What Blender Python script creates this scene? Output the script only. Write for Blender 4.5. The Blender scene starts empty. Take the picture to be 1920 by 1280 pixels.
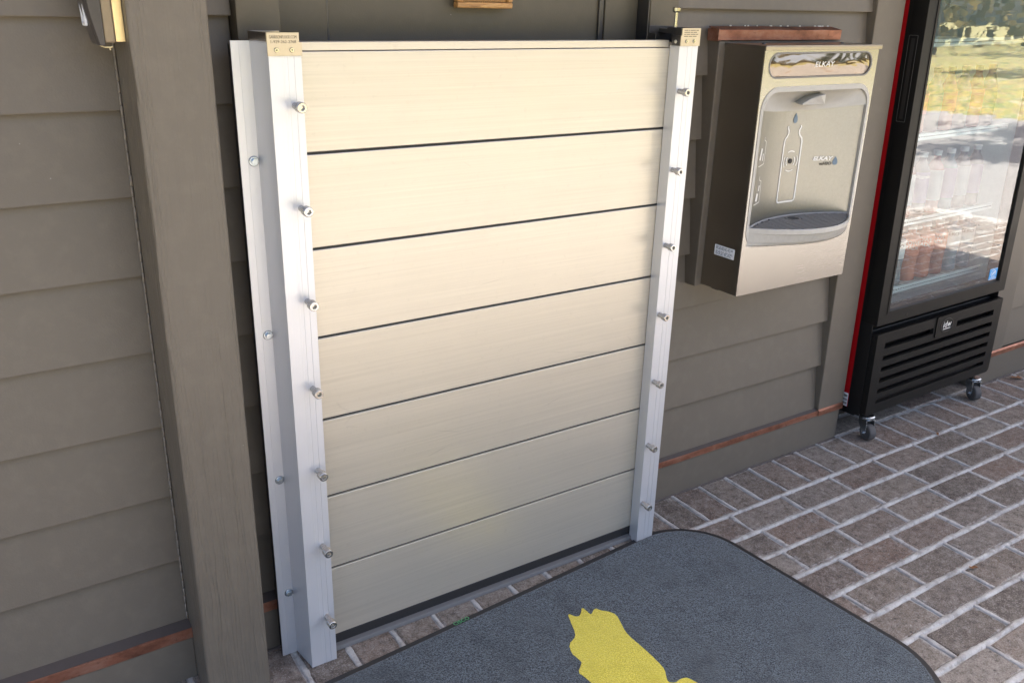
import bpy, bmesh, math, random
from mathutils import Vector, Matrix, noise
from mathutils.geometry import tessellate_polygon

R = math.radians
random.seed(11)
SC = bpy.context.scene
COL = SC.collection

# ------------------------------------------------------------------ camera
PAN, TILT, ROLL = 0.5832935, -0.36986321, 0.02538598
fw = Vector((math.sin(PAN)*math.cos(TILT), math.cos(PAN)*math.cos(TILT), math.sin(TILT)))
rt = Vector((math.cos(PAN), -math.sin(PAN), 0))
up = rt.cross(fw)
rt2 = rt*math.cos(ROLL) + up*math.sin(ROLL)
up2 = -rt*math.sin(ROLL) + up*math.cos(ROLL)
cam_d = bpy.data.cameras.new('camera')
cam = bpy.data.objects.new('camera', cam_d)
COL.objects.link(cam)
m = Matrix((rt2, up2, -fw)).transposed().to_4x4()
m.translation = (-0.64536, -1.74586, 1.54699)
cam.matrix_world = m
cam_d.sensor_width = 36
cam_d.lens = 36*1662.283/1920
cam_d.clip_start = .02
cam_d.clip_end = 2000
SC.camera = cam

# ------------------------------------------------------------------ world, sun, exposure
SUN = Vector((0.50, 0.14, 0.82)).normalized()
world = bpy.data.worlds.new('World')
SC.world = world
world.use_nodes = True
nt = world.node_tree
bg = nt.nodes['Background']
sky = nt.nodes.new('ShaderNodeTexSky')
sky.sky_type = 'NISHITA'
sky.sun_disc = False
sky.air_density = .75
sky.dust_density = 6.0
sky.ozone_density = .2
sky.sun_elevation = math.asin(SUN.z)
sky.sun_rotation = math.atan2(SUN.x, SUN.y)
nt.links.new(sky.outputs[0], bg.inputs[0])
bg.inputs[1].default_value = 0.15
sd = bpy.data.lights.new('sun', 'SUN')
sd.energy = 5.0
sd.angle = R(.53)
sd.color = (1, .93, .82)
sun = bpy.data.objects.new('sun', sd)
sun.rotation_euler = SUN.to_track_quat('Z', 'Y').to_euler()
COL.objects.link(sun)
SC.view_settings.view_transform = 'Standard'
SC.view_settings.look = 'None'
SC.view_settings.exposure = 2.35
SC.view_settings.gamma = 1
SC.render.engine = 'CYCLES'
SC.cycles.use_denoising = True
SC.cycles.max_bounces = 8
SC.cycles.diffuse_bounces = 4
SC.cycles.glossy_bounces = 5
SC.cycles.transparent_max_bounces = 12
SC.cycles.sample_clamp_indirect = 8
SC.cycles.caustics_reflective = False
SC.cycles.caustics_refractive = False

# ------------------------------------------------------------------ mesh helpers
class MB:
    def __init__(s): s.v = []; s.f = []
    def add(s, vs, fs):
        o = len(s.v); s.v += [tuple(p) for p in vs]; s.f += [[i+o for i in f] for f in fs]; return s
    def box(s, x0, x1, y0, y1, z0, z1):
        return s.add([(x0,y0,z0),(x1,y0,z0),(x1,y1,z0),(x0,y1,z0),(x0,y0,z1),(x1,y0,z1),(x1,y1,z1),(x0,y1,z1)],
                     [(0,3,2,1),(4,5,6,7),(0,1,5,4),(1,2,6,5),(2,3,7,6),(3,0,4,7)])
    def cyl(s, p0, p1, r0, r1=None, n=16, caps=True):
        r1 = r0 if r1 is None else r1
        p0, p1 = Vector(p0), Vector(p1); d = (p1-p0).normalized()
        a = d.orthogonal().normalized(); b = d.cross(a)
        vs = []
        for p, r in ((p0, r0), (p1, r1)):
            for i in range(n):
                t = 2*math.pi*i/n; vs.append(p + a*(r*math.cos(t)) + b*(r*math.sin(t)))
        fs = [(i, (i+1) % n, n+(i+1) % n, n+i) for i in range(n)]
        if caps: fs += [tuple(range(n))[::-1], tuple(range(n, 2*n))]
        return s.add(vs, fs)
    def lathe(s, c, prof, n=20):
        # prof: (r, z) bottom to top about the vertical through c
        vs = []; fs = []
        for r, z in prof:
            for i in range(n):
                t = 2*math.pi*i/n; vs.append((c[0]+r*math.cos(t), c[1]+r*math.sin(t), c[2]+z))
        for k in range(len(prof)-1):
            for i in range(n):
                fs.append((k*n+i, k*n+(i+1) % n, (k+1)*n+(i+1) % n, (k+1)*n+i))
        fs.append(tuple(range(n))[::-1]); fs.append(tuple(range((len(prof)-1)*n, len(prof)*n)))
        return s.add(vs, fs)
    def prism(s, poly, f0, f1):
        # poly: 2D points; f0/f1 map a 2D point to 3D for the two faces
        n = len(poly)
        tri = tessellate_polygon([[Vector((p[0], p[1], 0)) for p in poly]])
        vs = [f0(*p) for p in poly] + [f1(*p) for p in poly]
        fs = [tuple(t) for t in tri] + [tuple(i+n for i in t)[::-1] for t in tri]
        fs += [(i, (i+1) % n, n+(i+1) % n, n+i) for i in range(n)]
        return s.add(vs, fs)
    def build(s, name, mat, parent=None, bevel=0, smooth=False, seg=2, kind=None, label=None, fix=True):
        me = bpy.data.meshes.new(name)
        off = Vector((0, 0, 0))
        p = parent
        while p is not None: off += p.location; p = p.parent
        me.from_pydata([tuple(Vector(v)-off) for v in s.v], [], s.f)
        if fix:
            bm = bmesh.new(); bm.from_mesh(me); bmesh.ops.recalc_face_normals(bm, faces=bm.faces); bm.to_mesh(me); bm.free()
        me.materials.append(mat)
        if smooth:
            for q in me.polygons: q.use_smooth = True
        o = bpy.data.objects.new(name, me); COL.objects.link(o)
        if parent is not None: o.parent = parent
        if bevel:
            b = o.modifiers.new('bevel', 'BEVEL'); b.width = bevel; b.segments = seg; b.limit_method = 'ANGLE'; b.angle_limit = R(40)
        if kind: o['kind'] = kind
        if label: o['label'] = label
        return o

def thing(name, label, cat, loc=(0, 0, 0), group=None):
    o = bpy.data.objects.new(name, None); COL.objects.link(o)
    o.location = loc; o.empty_display_size = .05
    o['label'] = label; o['category'] = cat
    if group: o['group'] = group
    return o

def copy_tree(o, parent=None):
    c = o.copy(); COL.objects.link(c); c.parent = parent
    for ch in list(o.children): copy_tree(ch, c)
    return c

def rrect(x0, x1, z0, z1, r, n=6):
    rs = r if isinstance(r, (list, tuple)) else [r]*4     # bl br tr tl
    out = []
    for (cx, cz, a0), q in zip(((x0+rs[0], z0+rs[0], 180), (x1-rs[1], z0+rs[1], 270), (x1-rs[2], z1-rs[2], 0), (x0+rs[3], z1-rs[3], 90)), rs):
        for i in range(n+1):
            a = R(a0+90*i/n); out.append((cx+q*math.cos(a), cz+q*math.sin(a)))
    return out

def plate(mb, outer, holes, f0, f1):
    # plate with holes between the two maps f0 (front) and f1 (back)
    loops = [outer]+holes
    tri = tessellate_polygon([[Vector((p[0], p[1], 0)) for p in l] for l in loops])
    flat = [p for l in loops for p in l]; n = len(flat)
    vs = [f0(*p) for p in flat]+[f1(*p) for p in flat]
    fs = [tuple(t) for t in tri]+[tuple(i+n for i in t)[::-1] for t in tri]
    o = 0
    for l in loops:
        k = len(l)
        fs += [(o+i, o+(i+1) % k, n+o+(i+1) % k, n+o+i) for i in range(k)]
        o += k
    return mb.add(vs, fs)

def text_mesh(name, body, size, mat, parent, xf, extrude=.0002, align='CENTER', shear=0, spacing=1, width=None, bold=0):
    # xf maps text (u, v, w) to the world; made once into a mesh
    cu = bpy.data.curves.new(name, 'FONT'); cu.body = body; cu.size = size; cu.extrude = extrude
    cu.align_x = align; cu.align_y = 'CENTER'; cu.shear = shear; cu.space_character = spacing; cu.resolution_u = 3; cu.offset = bold
    t = bpy.data.objects.new(name, cu); COL.objects.link(t)
    bpy.context.view_layer.update()
    me = bpy.data.meshes.new_from_object(t.evaluated_get(bpy.context.evaluated_depsgraph_get()))
    bpy.data.objects.remove(t)
    k = 1
    if width and len(me.vertices):
        xs = [v.co.x for v in me.vertices]; k = width/(max(xs)-min(xs))
    vs = [xf(v.co.x*k, v.co.y, v.co.z) for v in me.vertices]
    mb = MB(); mb.add(vs, [tuple(p.vertices) for p in me.polygons])
    bpy.data.meshes.remove(me)
    return mb.build(name, mat, parent, fix=False)

# ------------------------------------------------------------------ materials
def new_mat(name):
    m = bpy.data.materials.new(name); m.use_nodes = True
    return m, m.node_tree, m.node_tree.nodes['Principled BSDF']
def node(nt, t, **kw):
    n = nt.nodes.new(t)
    for k, v in kw.items(): setattr(n, k, v)
    return n
def coords(nt, scale=(1, 1, 1), kind='Object', rot=(0, 0, 0)):
    tc = node(nt, 'ShaderNodeTexCoord'); mp = node(nt, 'ShaderNodeMapping')
    mp.inputs['Scale'].default_value = scale; mp.inputs['Rotation'].default_value = rot
    nt.links.new(tc.outputs[kind], mp.inputs[0]); return mp.outputs[0]
def tnoise(nt, vec, scale, detail=4, rough=.55, dist=0):
    n = node(nt, 'ShaderNodeTexNoise'); n.inputs['Scale'].default_value = scale; n.inputs['Detail'].default_value = detail
    n.inputs['Roughness'].default_value = rough; n.inputs['Distortion'].default_value = dist
    nt.links.new(vec, n.inputs['Vector']); return n.outputs['Fac']
def ramp(nt, fac, stops):
    r = node(nt, 'ShaderNodeValToRGB'); e = r.color_ramp.elements
    while len(e) < len(stops): e.new(.5)
    for k, (p, c) in zip(e, stops):
        k.position = p; k.color = c if len(c) == 4 else (*c, 1)
    nt.links.new(fac, r.inputs[0]); return r.outputs[0]
def mix(nt, fac, a, b, blend='MIX'):
    n = node(nt, 'ShaderNodeMix', data_type='RGBA', blend_type=blend)
    if isinstance(fac, (int, float)): n.inputs[0].default_value = fac
    else: nt.links.new(fac, n.inputs[0])
    for i, q in ((6, a), (7, b)):
        if isinstance(q, tuple): n.inputs[i].default_value = q if len(q) == 4 else (*q, 1)
        else: nt.links.new(q, n.inputs[i])
    return n.outputs[2]
def rng(nt, fac, a, b, lo=0., hi=1.):
    n = node(nt, 'ShaderNodeMapRange'); nt.links.new(fac, n.inputs[0])
    n.inputs[1].default_value = lo; n.inputs[2].default_value = hi; n.inputs[3].default_value = a; n.inputs[4].default_value = b
    return n.outputs[0]
def bump(nt, bs, h, strength, dist=.002, prev=None):
    b = node(nt, 'ShaderNodeBump'); b.inputs['Strength'].default_value = strength; b.inputs['Distance'].default_value = dist
    nt.links.new(h, b.inputs['Height'])
    if prev is not None: nt.links.new(prev, b.inputs['Normal'])
    nt.links.new(b.outputs[0], bs.inputs['Normal']); return b.outputs[0]

def plain(name, col, rough=.5, metal=0, coat=0, spec=.5):
    m, nt, bs = new_mat(name)
    v = coords(nt); f = tnoise(nt, v, 60, 5)
    c = mix(nt, f, tuple(x*.9 for x in col), tuple(min(1, x*1.1) for x in col))
    nt.links.new(c, bs.inputs['Base Color'])
    f2 = tnoise(nt, v, 14, 5)
    nt.links.new(rng(nt, f2, max(.03, rough-.07), min(1, rough+.09)), bs.inputs['Roughness'])
    bs.inputs['Metallic'].default_value = metal; bs.inputs['Coat Weight'].default_value = coat
    bs.inputs['Specular IOR Level'].default_value = spec
    return m

def paint(name, col, grain=None):
    m, nt, bs = new_mat(name)
    v = coords(nt)
    big = tnoise(nt, v, 2.2, 3); fine = tnoise(nt, v, 260, 3); mid = tnoise(nt, v, 24, 5, .65)
    c = mix(nt, big, tuple(x*.93 for x in col), tuple(x*1.07 for x in col))
    dust = ramp(nt, mid, [(.46, (0, 0, 0)), (.78, (.32, .32, .32))])
    c = mix(nt, dust, c, (col[0]*1.5, col[1]*1.5, col[2]*1.48))
    # tiny pale specks of dust and lint
    vo = node(nt, 'ShaderNodeTexVoronoi'); vo.inputs['Scale'].default_value = 26; nt.links.new(v, vo.inputs['Vector'])
    sel = node(nt, 'ShaderNodeSeparateColor'); nt.links.new(vo.outputs['Color'], sel.inputs[0])
    s1 = rng(nt, vo.outputs['Distance'], 1, 0, .015, .04)
    s2 = rng(nt, sel.outputs[0], 0, 1, .90, .905)
    mu = node(nt, 'ShaderNodeMath', operation='MULTIPLY'); nt.links.new(s1, mu.inputs[0]); nt.links.new(s2, mu.inputs[1])
    c = mix(nt, mu.outputs[0], c, (.34, .32, .29))
    nt.links.new(c, bs.inputs['Base Color'])
    nt.links.new(rng(nt, mid, .38, .58), bs.inputs['Roughness'])
    bs.inputs['Specular IOR Level'].default_value = .42
    p = bump(nt, bs, fine, .3, .0012)
    p = bump(nt, bs, big, .12, .01, p)
    if grain == 'v':
        g = tnoise(nt, coords(nt, (150, 150, 3.2)), 1, 3, .6, .4)
        w = node(nt, 'ShaderNodeTexWave', bands_direction='X'); w.inputs['Scale'].default_value = 30; w.inputs['Distortion'].default_value = 14
        w.inputs['Detail'].default_value = 3; w.inputs['Detail Scale'].default_value = 1.4
        nt.links.new(coords(nt, (1, .2, .10)), w.inputs['Vector'])
        am = tnoise(nt, coords(nt, (16, 16, .9)), 1, 2)
        mw = node(nt, 'ShaderNodeMath', operation='MULTIPLY'); nt.links.new(w.outputs['Fac'], mw.inputs[0]); nt.links.new(rng(nt, am, 0, 1, .38, .66), mw.inputs[1])
        p = bump(nt, bs, g, .6, .003, p); p = bump(nt, bs, mw.outputs[0], .65, .003, p)
    return m

def brushed(name, col, r0, r1, stretch, line=.06, bmp=.04, scale=1., spots=0., metal=1., wear=False):
    # drawn metal: streaks along the axis with the smallest number in stretch
    m, nt, bs = new_mat(name)
    v = coords(nt, stretch)
    a = tnoise(nt, v, scale, 4, .6); b = tnoise(nt, v, scale*4.3, 3, .6)
    d = coords(nt); k = tnoise(nt, d, 5, 4); k2 = tnoise(nt, d, 70, 4)
    s = mix(nt, .5, a, b)
    c = mix(nt, s, tuple(x*(1-line) for x in col), tuple(min(1, x*(1+line)) for x in col))
    if spots: c = mix(nt, ramp(nt, k2, [(.60, (0, 0, 0)), (.82, (spots, spots, spots))]), c, tuple(x*.72 for x in col))
    if wear:       # each board a shade of its own, smears and a few fine scratches
        oi = node(nt, 'ShaderNodeObjectInfo'); c = mix(nt, rng(nt, oi.outputs['Random'], 0, .10), c, (.30, .28, .23))
        k3 = tnoise(nt, coords(nt, (1, 1, 2.5)), 3.2, 6, .7, .8); c = mix(nt, ramp(nt, k3, [(.52, (0, 0, 0)), (.72, (.12, .12, .12))]), c, tuple(x*.72 for x in col))
        vo = node(nt, 'ShaderNodeTexVoronoi', feature='DISTANCE_TO_EDGE'); vo.inputs['Scale'].default_value = 1
        nt.links.new(coords(nt, (2.2, 5, 7.5), rot=(0, .5, 0)), vo.inputs['Vector']); sk = tnoise(nt, coords(nt), 4, 3)
        sm = node(nt, 'ShaderNodeMath', operation='MULTIPLY'); nt.links.new(rng(nt, vo.outputs['Distance'], 1, 0, .002, .008), sm.inputs[0]); nt.links.new(rng(nt, sk, 0, .22, .56, .62), sm.inputs[1])
        c = mix(nt, sm.outputs[0], c, (.25, .23, .20))
    nt.links.new(c, bs.inputs['Base Color'])
    mm = node(nt, 'ShaderNodeMix'); mm.inputs[0].default_value = .35; nt.links.new(s, mm.inputs[2]); nt.links.new(k, mm.inputs[3])
    nt.links.new(rng(nt, mm.outputs[0], r0, r1, .25, .75), bs.inputs['Roughness'])
    bs.inputs['Metallic'].default_value = metal
    bump(nt, bs, s, bmp, .001)
    return m

OLIVE = (.133, .115, .090)
M = {}
M['olive'] = paint('olive_paint', OLIVE)
M['caulk'] = plain('painted_caulk', (.19, .17, .14), .6)
M['olive_grain'] = paint('olive_paint_on_rough_sawn_wood', OLIVE, 'v')
M['olive_door'] = paint('olive_door_paint', (.098, .084, .058))
M['plank'] = brushed('drawn_aluminium_plank', (.59, .55, .462), .31, .45, (.7, 3, 120), .26, .05, 1.0, .35, .55, True)
M['channel'] = brushed('anodised_aluminium_channel', (.63, .645, .67), .30, .46, (240, 240, .7), .05, .03, metal=.5)
M['steel'] = brushed('brushed_stainless', (.33, .33, .32), .20, .30, (3, 6, 420), .10, .001)
M['steel_side'] = brushed('brushed_stainless_side', (.33, .30, .26), .26, .36, (4, 1.2, 260), .03, .01)
M['steel_matte'] = brushed('matte_stainless_basin', (.33, .325, .30), .40, .52, (60, 60, 60), .22, .05, 2)
M['bolt'] = plain('polished_bolt_steel', (.50, .505, .50), .18, 1)
def knurled():
    m, nt, bs = new_mat('threaded_bolt_steel'); bs.inputs['Base Color'].default_value = (.55, .54, .51, 1); bs.inputs['Metallic'].default_value = 1; bs.inputs['Roughness'].default_value = .2
    w = node(nt, 'ShaderNodeTexWave', bands_direction='Y'); w.inputs['Scale'].default_value = 180; nt.links.new(coords(nt), w.inputs['Vector'])
    k = tnoise(nt, coords(nt), 220, 3); c = mix(nt, k, (.42, .41, .39), (.64, .63, .60)); nt.links.new(c, bs.inputs['Base Color'])
    bump(nt, bs, w.outputs['Fac'], .5, .001); return m
M['threaded'] = knurled()
M['zinc'] = plain('zinc_plated_screw', (.48, .53, .57), .25, 1)
M['bracket'] = brushed('stainless_bracket', (.50, .44, .34), .32, .44, (9, 9, 9), .10, .03, 4, .2)
M['dark_metal'] = plain('blackened_steel', (.09, .088, .09), .34, .8)
M['socket'] = plain('dark_recess', (.015, .014, .013), .6)
M['rubber'] = plain('black_rubber', (.018, .018, .019), .55)
M['black'] = plain('black_plastic', (.007, .007, .0068), .45, 0, 0, .25)
M['black_side'] = plain('black_powder_coat', (.008, .008, .008), .45, 0, 0, .3)
M['greyplastic'] = plain('warm_grey_plastic', (.40, .39, .36), .36)
M['greydark'] = plain('grey_grate_plastic', (.20, .19, .17), .55, 0, 0, .3)
M['white_ink'] = plain('white_ink', (.78, .77, .73), .55)
M['slate_ink'] = plain('slate_blue_ink', (.13, .19, .25), .5)
M['dark_ink'] = plain('dark_ink', (.09, .08, .06), .6)
M['white_sticker'] = plain('white_sticker', (.75, .78, .82), .5)
M['blue_sticker'] = plain('blue_sticker', (.03, .30, .68), .5)
M['grip'] = plain('scuffed_black_edge', (.085, .085, .08), .4)
M['red'] = plain('red_side_panel', (.42, .006, .010), .32)
M['liner'] = plain('pale_cabinet_liner', (.55, .66, .68), .5)
M['rail_white'] = plain('white_shelf_rail', (.80, .90, .90), .4)
M['concrete_sill'] = plain('grey_sill', (.15, .15, .15), .6)

def copper():
    m, nt, bs = new_mat('weathered_copper')
    v = coords(nt, (1, 2, 2)); a = tnoise(nt, v, 11, 6, .7); b = tnoise(nt, coords(nt), 55, 5, .7)
    c = ramp(nt, a, [(.3, (.14, .062, .042)), (.50, (.30, .132, .085)), (.72, (.40, .225, .165))])
    c = mix(nt, ramp(nt, b, [(.6, (0, 0, 0)), (.75, (.8, .8, .8))]), c, (.07, .035, .025))
    nt.links.new(c, bs.inputs['Base Color']); bs.inputs['Metallic'].default_value = .75
    nt.links.new(rng(nt, b, .34, .62), bs.inputs['Roughness'])
    bump(nt, bs, a, .25, .003); return m
M['copper'] = copper()
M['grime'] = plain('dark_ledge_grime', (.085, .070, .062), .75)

def brick_mat():
    m, nt, bs = new_mat('clay_paver')
    oi = node(nt, 'ShaderNodeObjectInfo')
    ad = node(nt, 'ShaderNodeVectorMath', operation='ADD'); sc = node(nt, 'ShaderNodeVectorMath', operation='SCALE')
    nt.links.new(oi.outputs['Location'], sc.inputs[0]); sc.inputs['Scale'].default_value = 7.3
    tc = node(nt, 'ShaderNodeTexCoord'); nt.links.new(tc.outputs['Object'], ad.inputs[0]); nt.links.new(sc.outputs[0], ad.inputs[1])
    v = ad.outputs[0]
    cell = ramp(nt, oi.outputs['Random'], [(0, (.070, .055, .044)), (.18, (.150, .118, .090)), (.36, (.200, .172, .140)), (.54, (.165, .104, .074)), (.70, (.100, .080, .066)), (.85, (.215, .188, .158)), (1, (.120, .080, .060))])
    n1 = tnoise(nt, v, 9, 5, .65); n2 = tnoise(nt, v, 60, 6, .75); n3 = tnoise(nt, v, 260, 3, .7)
    c = mix(nt, rng(nt, n1, 0, .55, .38, .7), cell, (.235, .205, .172))
    c = mix(nt, rng(nt, n2, 0, .85, .50, .66), c, (.075, .062, .054))
    n4 = tnoise(nt, v, 26, 5, .7)
    c = mix(nt, ramp(nt, n4, [(.54, (0, 0, 0)), (.70, (.6, .6, .6))]), c, (.33, .305, .275))
    c = mix(nt, rng(nt, n3, 0, .75, .50, .70), c, (.36, .335, .315))
    c = mix(nt, rng(nt, n3, .75, 0, .28, .46), c, (.07, .058, .05))
    # cement left along the edges of each paver
    ge = node(nt, 'ShaderNodeSeparateXYZ'); nt.links.new(tc.outputs['Generated'], ge.inputs[0])
    ed = []
    for q in (0, 1):
        sb = node(nt, 'ShaderNodeMath', operation='SUBTRACT'); nt.links.new(ge.outputs[q], sb.inputs[0]); sb.inputs[1].default_value = .5
        ab = node(nt, 'ShaderNodeMath', operation='ABSOLUTE'); nt.links.new(sb.outputs[0], ab.inputs[0])
        ed.append(rng(nt, ab.outputs[0], 0, 1, (.43, .38)[q], .5))
    mxm = node(nt, 'ShaderNodeMath', operation='MAXIMUM'); nt.links.new(ed[0], mxm.inputs[0]); nt.links.new(ed[1], mxm.inputs[1])
    adn = node(nt, 'ShaderNodeMath', operation='ADD'); nt.links.new(mxm.outputs[0], adn.inputs[0]); nt.links.new(rng(nt, n4, -.75, .75, .25, .75), adn.inputs[1])
    c = mix(nt, rng(nt, adn.outputs[0], 0, .60, .55, 1.05), c, (.44, .43, .41))
    sp = tnoise(nt, v, 110, 2); c = mix(nt, ramp(nt, sp, [(.75, (0, 0, 0)), (.785, (1, 1, 1))]), c, (.55, .54, .52))
    # pits
    vo = node(nt, 'ShaderNodeTexVoronoi'); vo.inputs['Scale'].default_value = 24; nt.links.new(v, vo.inputs['Vector'])
    pit = rng(nt, vo.outputs['Distance'], 1, 0, .04, .13)
    c = mix(nt, pit, c, (.05, .043, .04))
    n5 = tnoise(nt, v, 38, 8, .8); c = mix(nt, 1, c, ramp(nt, n5, [(.36, (.50, .48, .46)), (.50, (1, 1, 1)), (.62, (1.0, 1.0, 1.0)), (.72, (1, 1, 1))]), 'MULTIPLY')
    c = mix(nt, ramp(nt, n5, [(.54, (0, 0, 0)), (.68, (.55, .55, .55))]), c, (.36, .335, .305))
    nt.links.new(c, bs.inputs['Base Color'])
    nt.links.new(rng(nt, n2, .62, .85), bs.inputs['Roughness'])
    p = bump(nt, bs, n3, .5, .0014); p = bump(nt, bs, n2, .6, .003, p); bump(nt, bs, n1, .3, .006, p)
    return m
M['brick'] = brick_mat()
def mortar_mat():
    m, nt, bs = new_mat('mortar')
    v = coords(nt); a = tnoise(nt, v, 16, 5, .65); b = tnoise(nt, v, 190, 4, .75)
    c = ramp(nt, a, [(.3, (.27, .262, .25)), (.50, (.42, .412, .395)), (.72, (.54, .53, .505))])
    c = mix(nt, rng(nt, b, 0, .6, .5, .75), c, (.22, .21, .20)); d9 = tnoise(nt, v, 34, 6, .75)
    c = mix(nt, ramp(nt, d9, [(.50, (0, 0, 0)), (.66, (.75, .75, .75))]), c, (.20, .18, .16))
    nt.links.new(c, bs.inputs['Base Color']); bs.inputs['Roughness'].default_value = .88
    p = bump(nt, bs, b, .6, .0016); bump(nt, bs, a, .3, .004, p); return m
M['mortar'] = mortar_mat()

def carpet(name, dark, light, patch):
    m, nt, bs = new_mat(name)
    v = coords(nt); f = tnoise(nt, v, 330, 3, .75); f2 = tnoise(nt, v, 210, 2, .6); big = tnoise(nt, v, 5, 5, .6)
    c = ramp(nt, f, [(.40, dark), (.50, tuple((a+b)/2 for a, b in zip(dark, light))), (.60, light)])
    c = mix(nt, rng(nt, big, 0, .62, .45, .68), c, patch)
    big2 = tnoise(nt, v, 11, 5, .7); c = mix(nt, rng(nt, big2, 0, .5, .50, .70), c, dark)
    vo = node(nt, 'ShaderNodeTexVoronoi'); vo.inputs['Scale'].default_value = 42; nt.links.new(v, vo.inputs['Vector'])
    sel = node(nt, 'ShaderNodeSeparateColor'); nt.links.new(vo.outputs['Color'], sel.inputs[0])
    mu = node(nt, 'ShaderNodeMath', operation='MULTIPLY')
    nt.links.new(rng(nt, vo.outputs['Distance'], 1, 0, .04, .07), mu.inputs[0]); nt.links.new(rng(nt, sel.outputs[0], 0, 1, .95, .952), mu.inputs[1])
    c = mix(nt, mu.outputs[0], c, (.4, .42, .42))
    nt.links.new(c, bs.inputs['Base Color']); bs.inputs['Roughness'].default_value = .95
    bs.inputs['Specular IOR Level'].default_value = .15; bs.inputs['Sheen Weight'].default_value = .25
    p = bump(nt, bs, f2, 1.0, .004); bump(nt, bs, f, .8, .002, p); return m
M['carpet'] = carpet('charcoal_blue_carpet', (.006, .009, .011), (.145, .175, .195), (.072, .085, .092))
M['carpet_y'] = carpet('yellow_carpet', (.52, .42, .025), (.90, .79, .12), (.78, .67, .09))

def wood_mat():
    m, nt, bs = new_mat('varnished_wood')
    v = coords(nt, (6, 60, 60)); a = tnoise(nt, v, 2, 6, .7, 1.2)
    c = ramp(nt, a, [(.3, (.13, .055, .015)), (.5, (.42, .22, .07)), (.72, (.60, .37, .14))])
    nt.links.new(c, bs.inputs['Base Color']); bs.inputs['Roughness'].default_value = .45
    bump(nt, bs, a, .3, .003); return m
M['wood'] = wood_mat()
def ceiling_mat():
    m, nt, bs = new_mat('stained_ceiling_boards')
    v = coords(nt, (1, 25, 1)); a = tnoise(nt, v, 2, 5, .6, .5)
    nt.links.new(ramp(nt, a, [(.3, (.26, .15, .07)), (.7, (.42, .27, .14))]), bs.inputs['Base Color'])
    bs.inputs['Roughness'].default_value = .55; return m
M['ceiling'] = ceiling_mat()

def glass_mat():
    # coated insulating glass: clear, with a strong mirror-like outer reflection
    m = bpy.data.materials.new('coated_door_glass'); m.use_nodes = True; nt = m.node_tree; nt.nodes.clear()
    out = node(nt, 'ShaderNodeOutputMaterial'); mx = node(nt, 'ShaderNodeMixShader')
    lw = node(nt, 'ShaderNodeLayerWeight'); lw.inputs['Blend'].default_value = .5       # facing = 1 - |cos|
    pw = node(nt, 'ShaderNodeMath', operation='POWER'); nt.links.new(lw.outputs['Facing'], pw.inputs[0]); pw.inputs[1].default_value = 5
    F = node(nt, 'ShaderNodeMath', operation='MULTIPLY_ADD'); nt.links.new(pw.outputs[0], F.inputs[0]); F.inputs[1].default_value = .77; F.inputs[2].default_value = .23
    ge = node(nt, 'ShaderNodeNewGeometry'); inv = node(nt, 'ShaderNodeMath', operation='SUBTRACT'); inv.inputs[0].default_value = 1; nt.links.new(ge.outputs['Backfacing'], inv.inputs[1])
    fr = node(nt, 'ShaderNodeMath', operation='MULTIPLY'); nt.links.new(F.outputs[0], fr.inputs[0]); nt.links.new(inv.outputs[0], fr.inputs[1])   # the coating is on the outer face
    tr = node(nt, 'ShaderNodeBsdfTransparent'); tr.inputs[0].default_value = (.78, .84, .84, 1)
    gl = node(nt, 'ShaderNodeBsdfGlossy'); gl.inputs['Roughness'].default_value = .004; gl.inputs[0].default_value = (.97, .98, 1, 1)
    v = coords(nt, (1, 1, 6)); n = tnoise(nt, v, 7, 2, .5)
    b = node(nt, 'ShaderNodeBump'); b.inputs['Strength'].default_value = .02; b.inputs['Distance'].default_value = .004
    nt.links.new(n, b.inputs['Height']); nt.links.new(b.outputs[0], gl.inputs['Normal'])
    nt.links.new(fr.outputs[0], mx.inputs[0]); nt.links.new(tr.outputs[0], mx.inputs[1]); nt.links.new(gl.outputs[0], mx.inputs[2])
    nt.links.new(mx.outputs[0], out.inputs[0]); return m
M['glass'] = glass_mat()

def display_mat():
    m, nt, bs = new_mat('glossy_smoked_display')
    v = coords(nt, (4, 1, 13)); a = tnoise(nt, v, 1.3, 2, .45, 1.2)
    bs.inputs['Base Color'].default_value = (.25, .215, .175, 1); bs.inputs['Metallic'].default_value = .85; bs.inputs['Roughness'].default_value = .06
    bump(nt, bs, a, .42, .012); return m
M['display'] = display_mat()

def ground_mat(name, stops, scale, fine):
    m, nt, bs = new_mat(name)
    v = coords(nt); a = tnoise(nt, v, scale, 6, .65); b = tnoise(nt, v, fine, 5, .7)
    c = ramp(nt, a, stops); c = mix(nt, rng(nt, b, 0, .5, .4, .75), c, tuple(x*.55 for x in stops[0][1]))
    nt.links.new(c, bs.inputs['Base Color']); bs.inputs['Roughness'].default_value = .9
    bs.inputs['Specular IOR Level'].default_value = .2
    bump(nt, bs, b, .6, .03); return m
M['lawn'] = ground_mat('dry_lawn', [(.38, (.08, .12, .035)), (.45, (.30, .22, .14)), (.50, (.42, .34, .10)), (.55, (.14, .19, .05)), (.62, (.40, .34, .22))], 1.6, 14)
M['pavement'] = ground_mat('pale_concrete', [(.3, (.27, .26, .255)), (.6, (.33, .32, .31)), (.8, (.38, .37, .355))], .6, 30)
M['bark'] = ground_mat('pine_bark', [(.3, (.05, .035, .025)), (.6, (.13, .09, .06)), (.8, (.2, .15, .11))], 6, 30)
def leaf_mat():
    m, nt, bs = new_mat('tree_foliage')
    v = coords(nt); a = tnoise(nt, v, .8, 3)
    nt.links.new(ramp(nt, a, [(.35, (.035, .065, .018)), (.65, (.10, .135, .03))]), bs.inputs['Base Color'])
    bs.inputs['Roughness'].default_value = .6; bs.inputs['Transmission Weight'].default_value = 0
    return m
M['leaf'] = leaf_mat()
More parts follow.
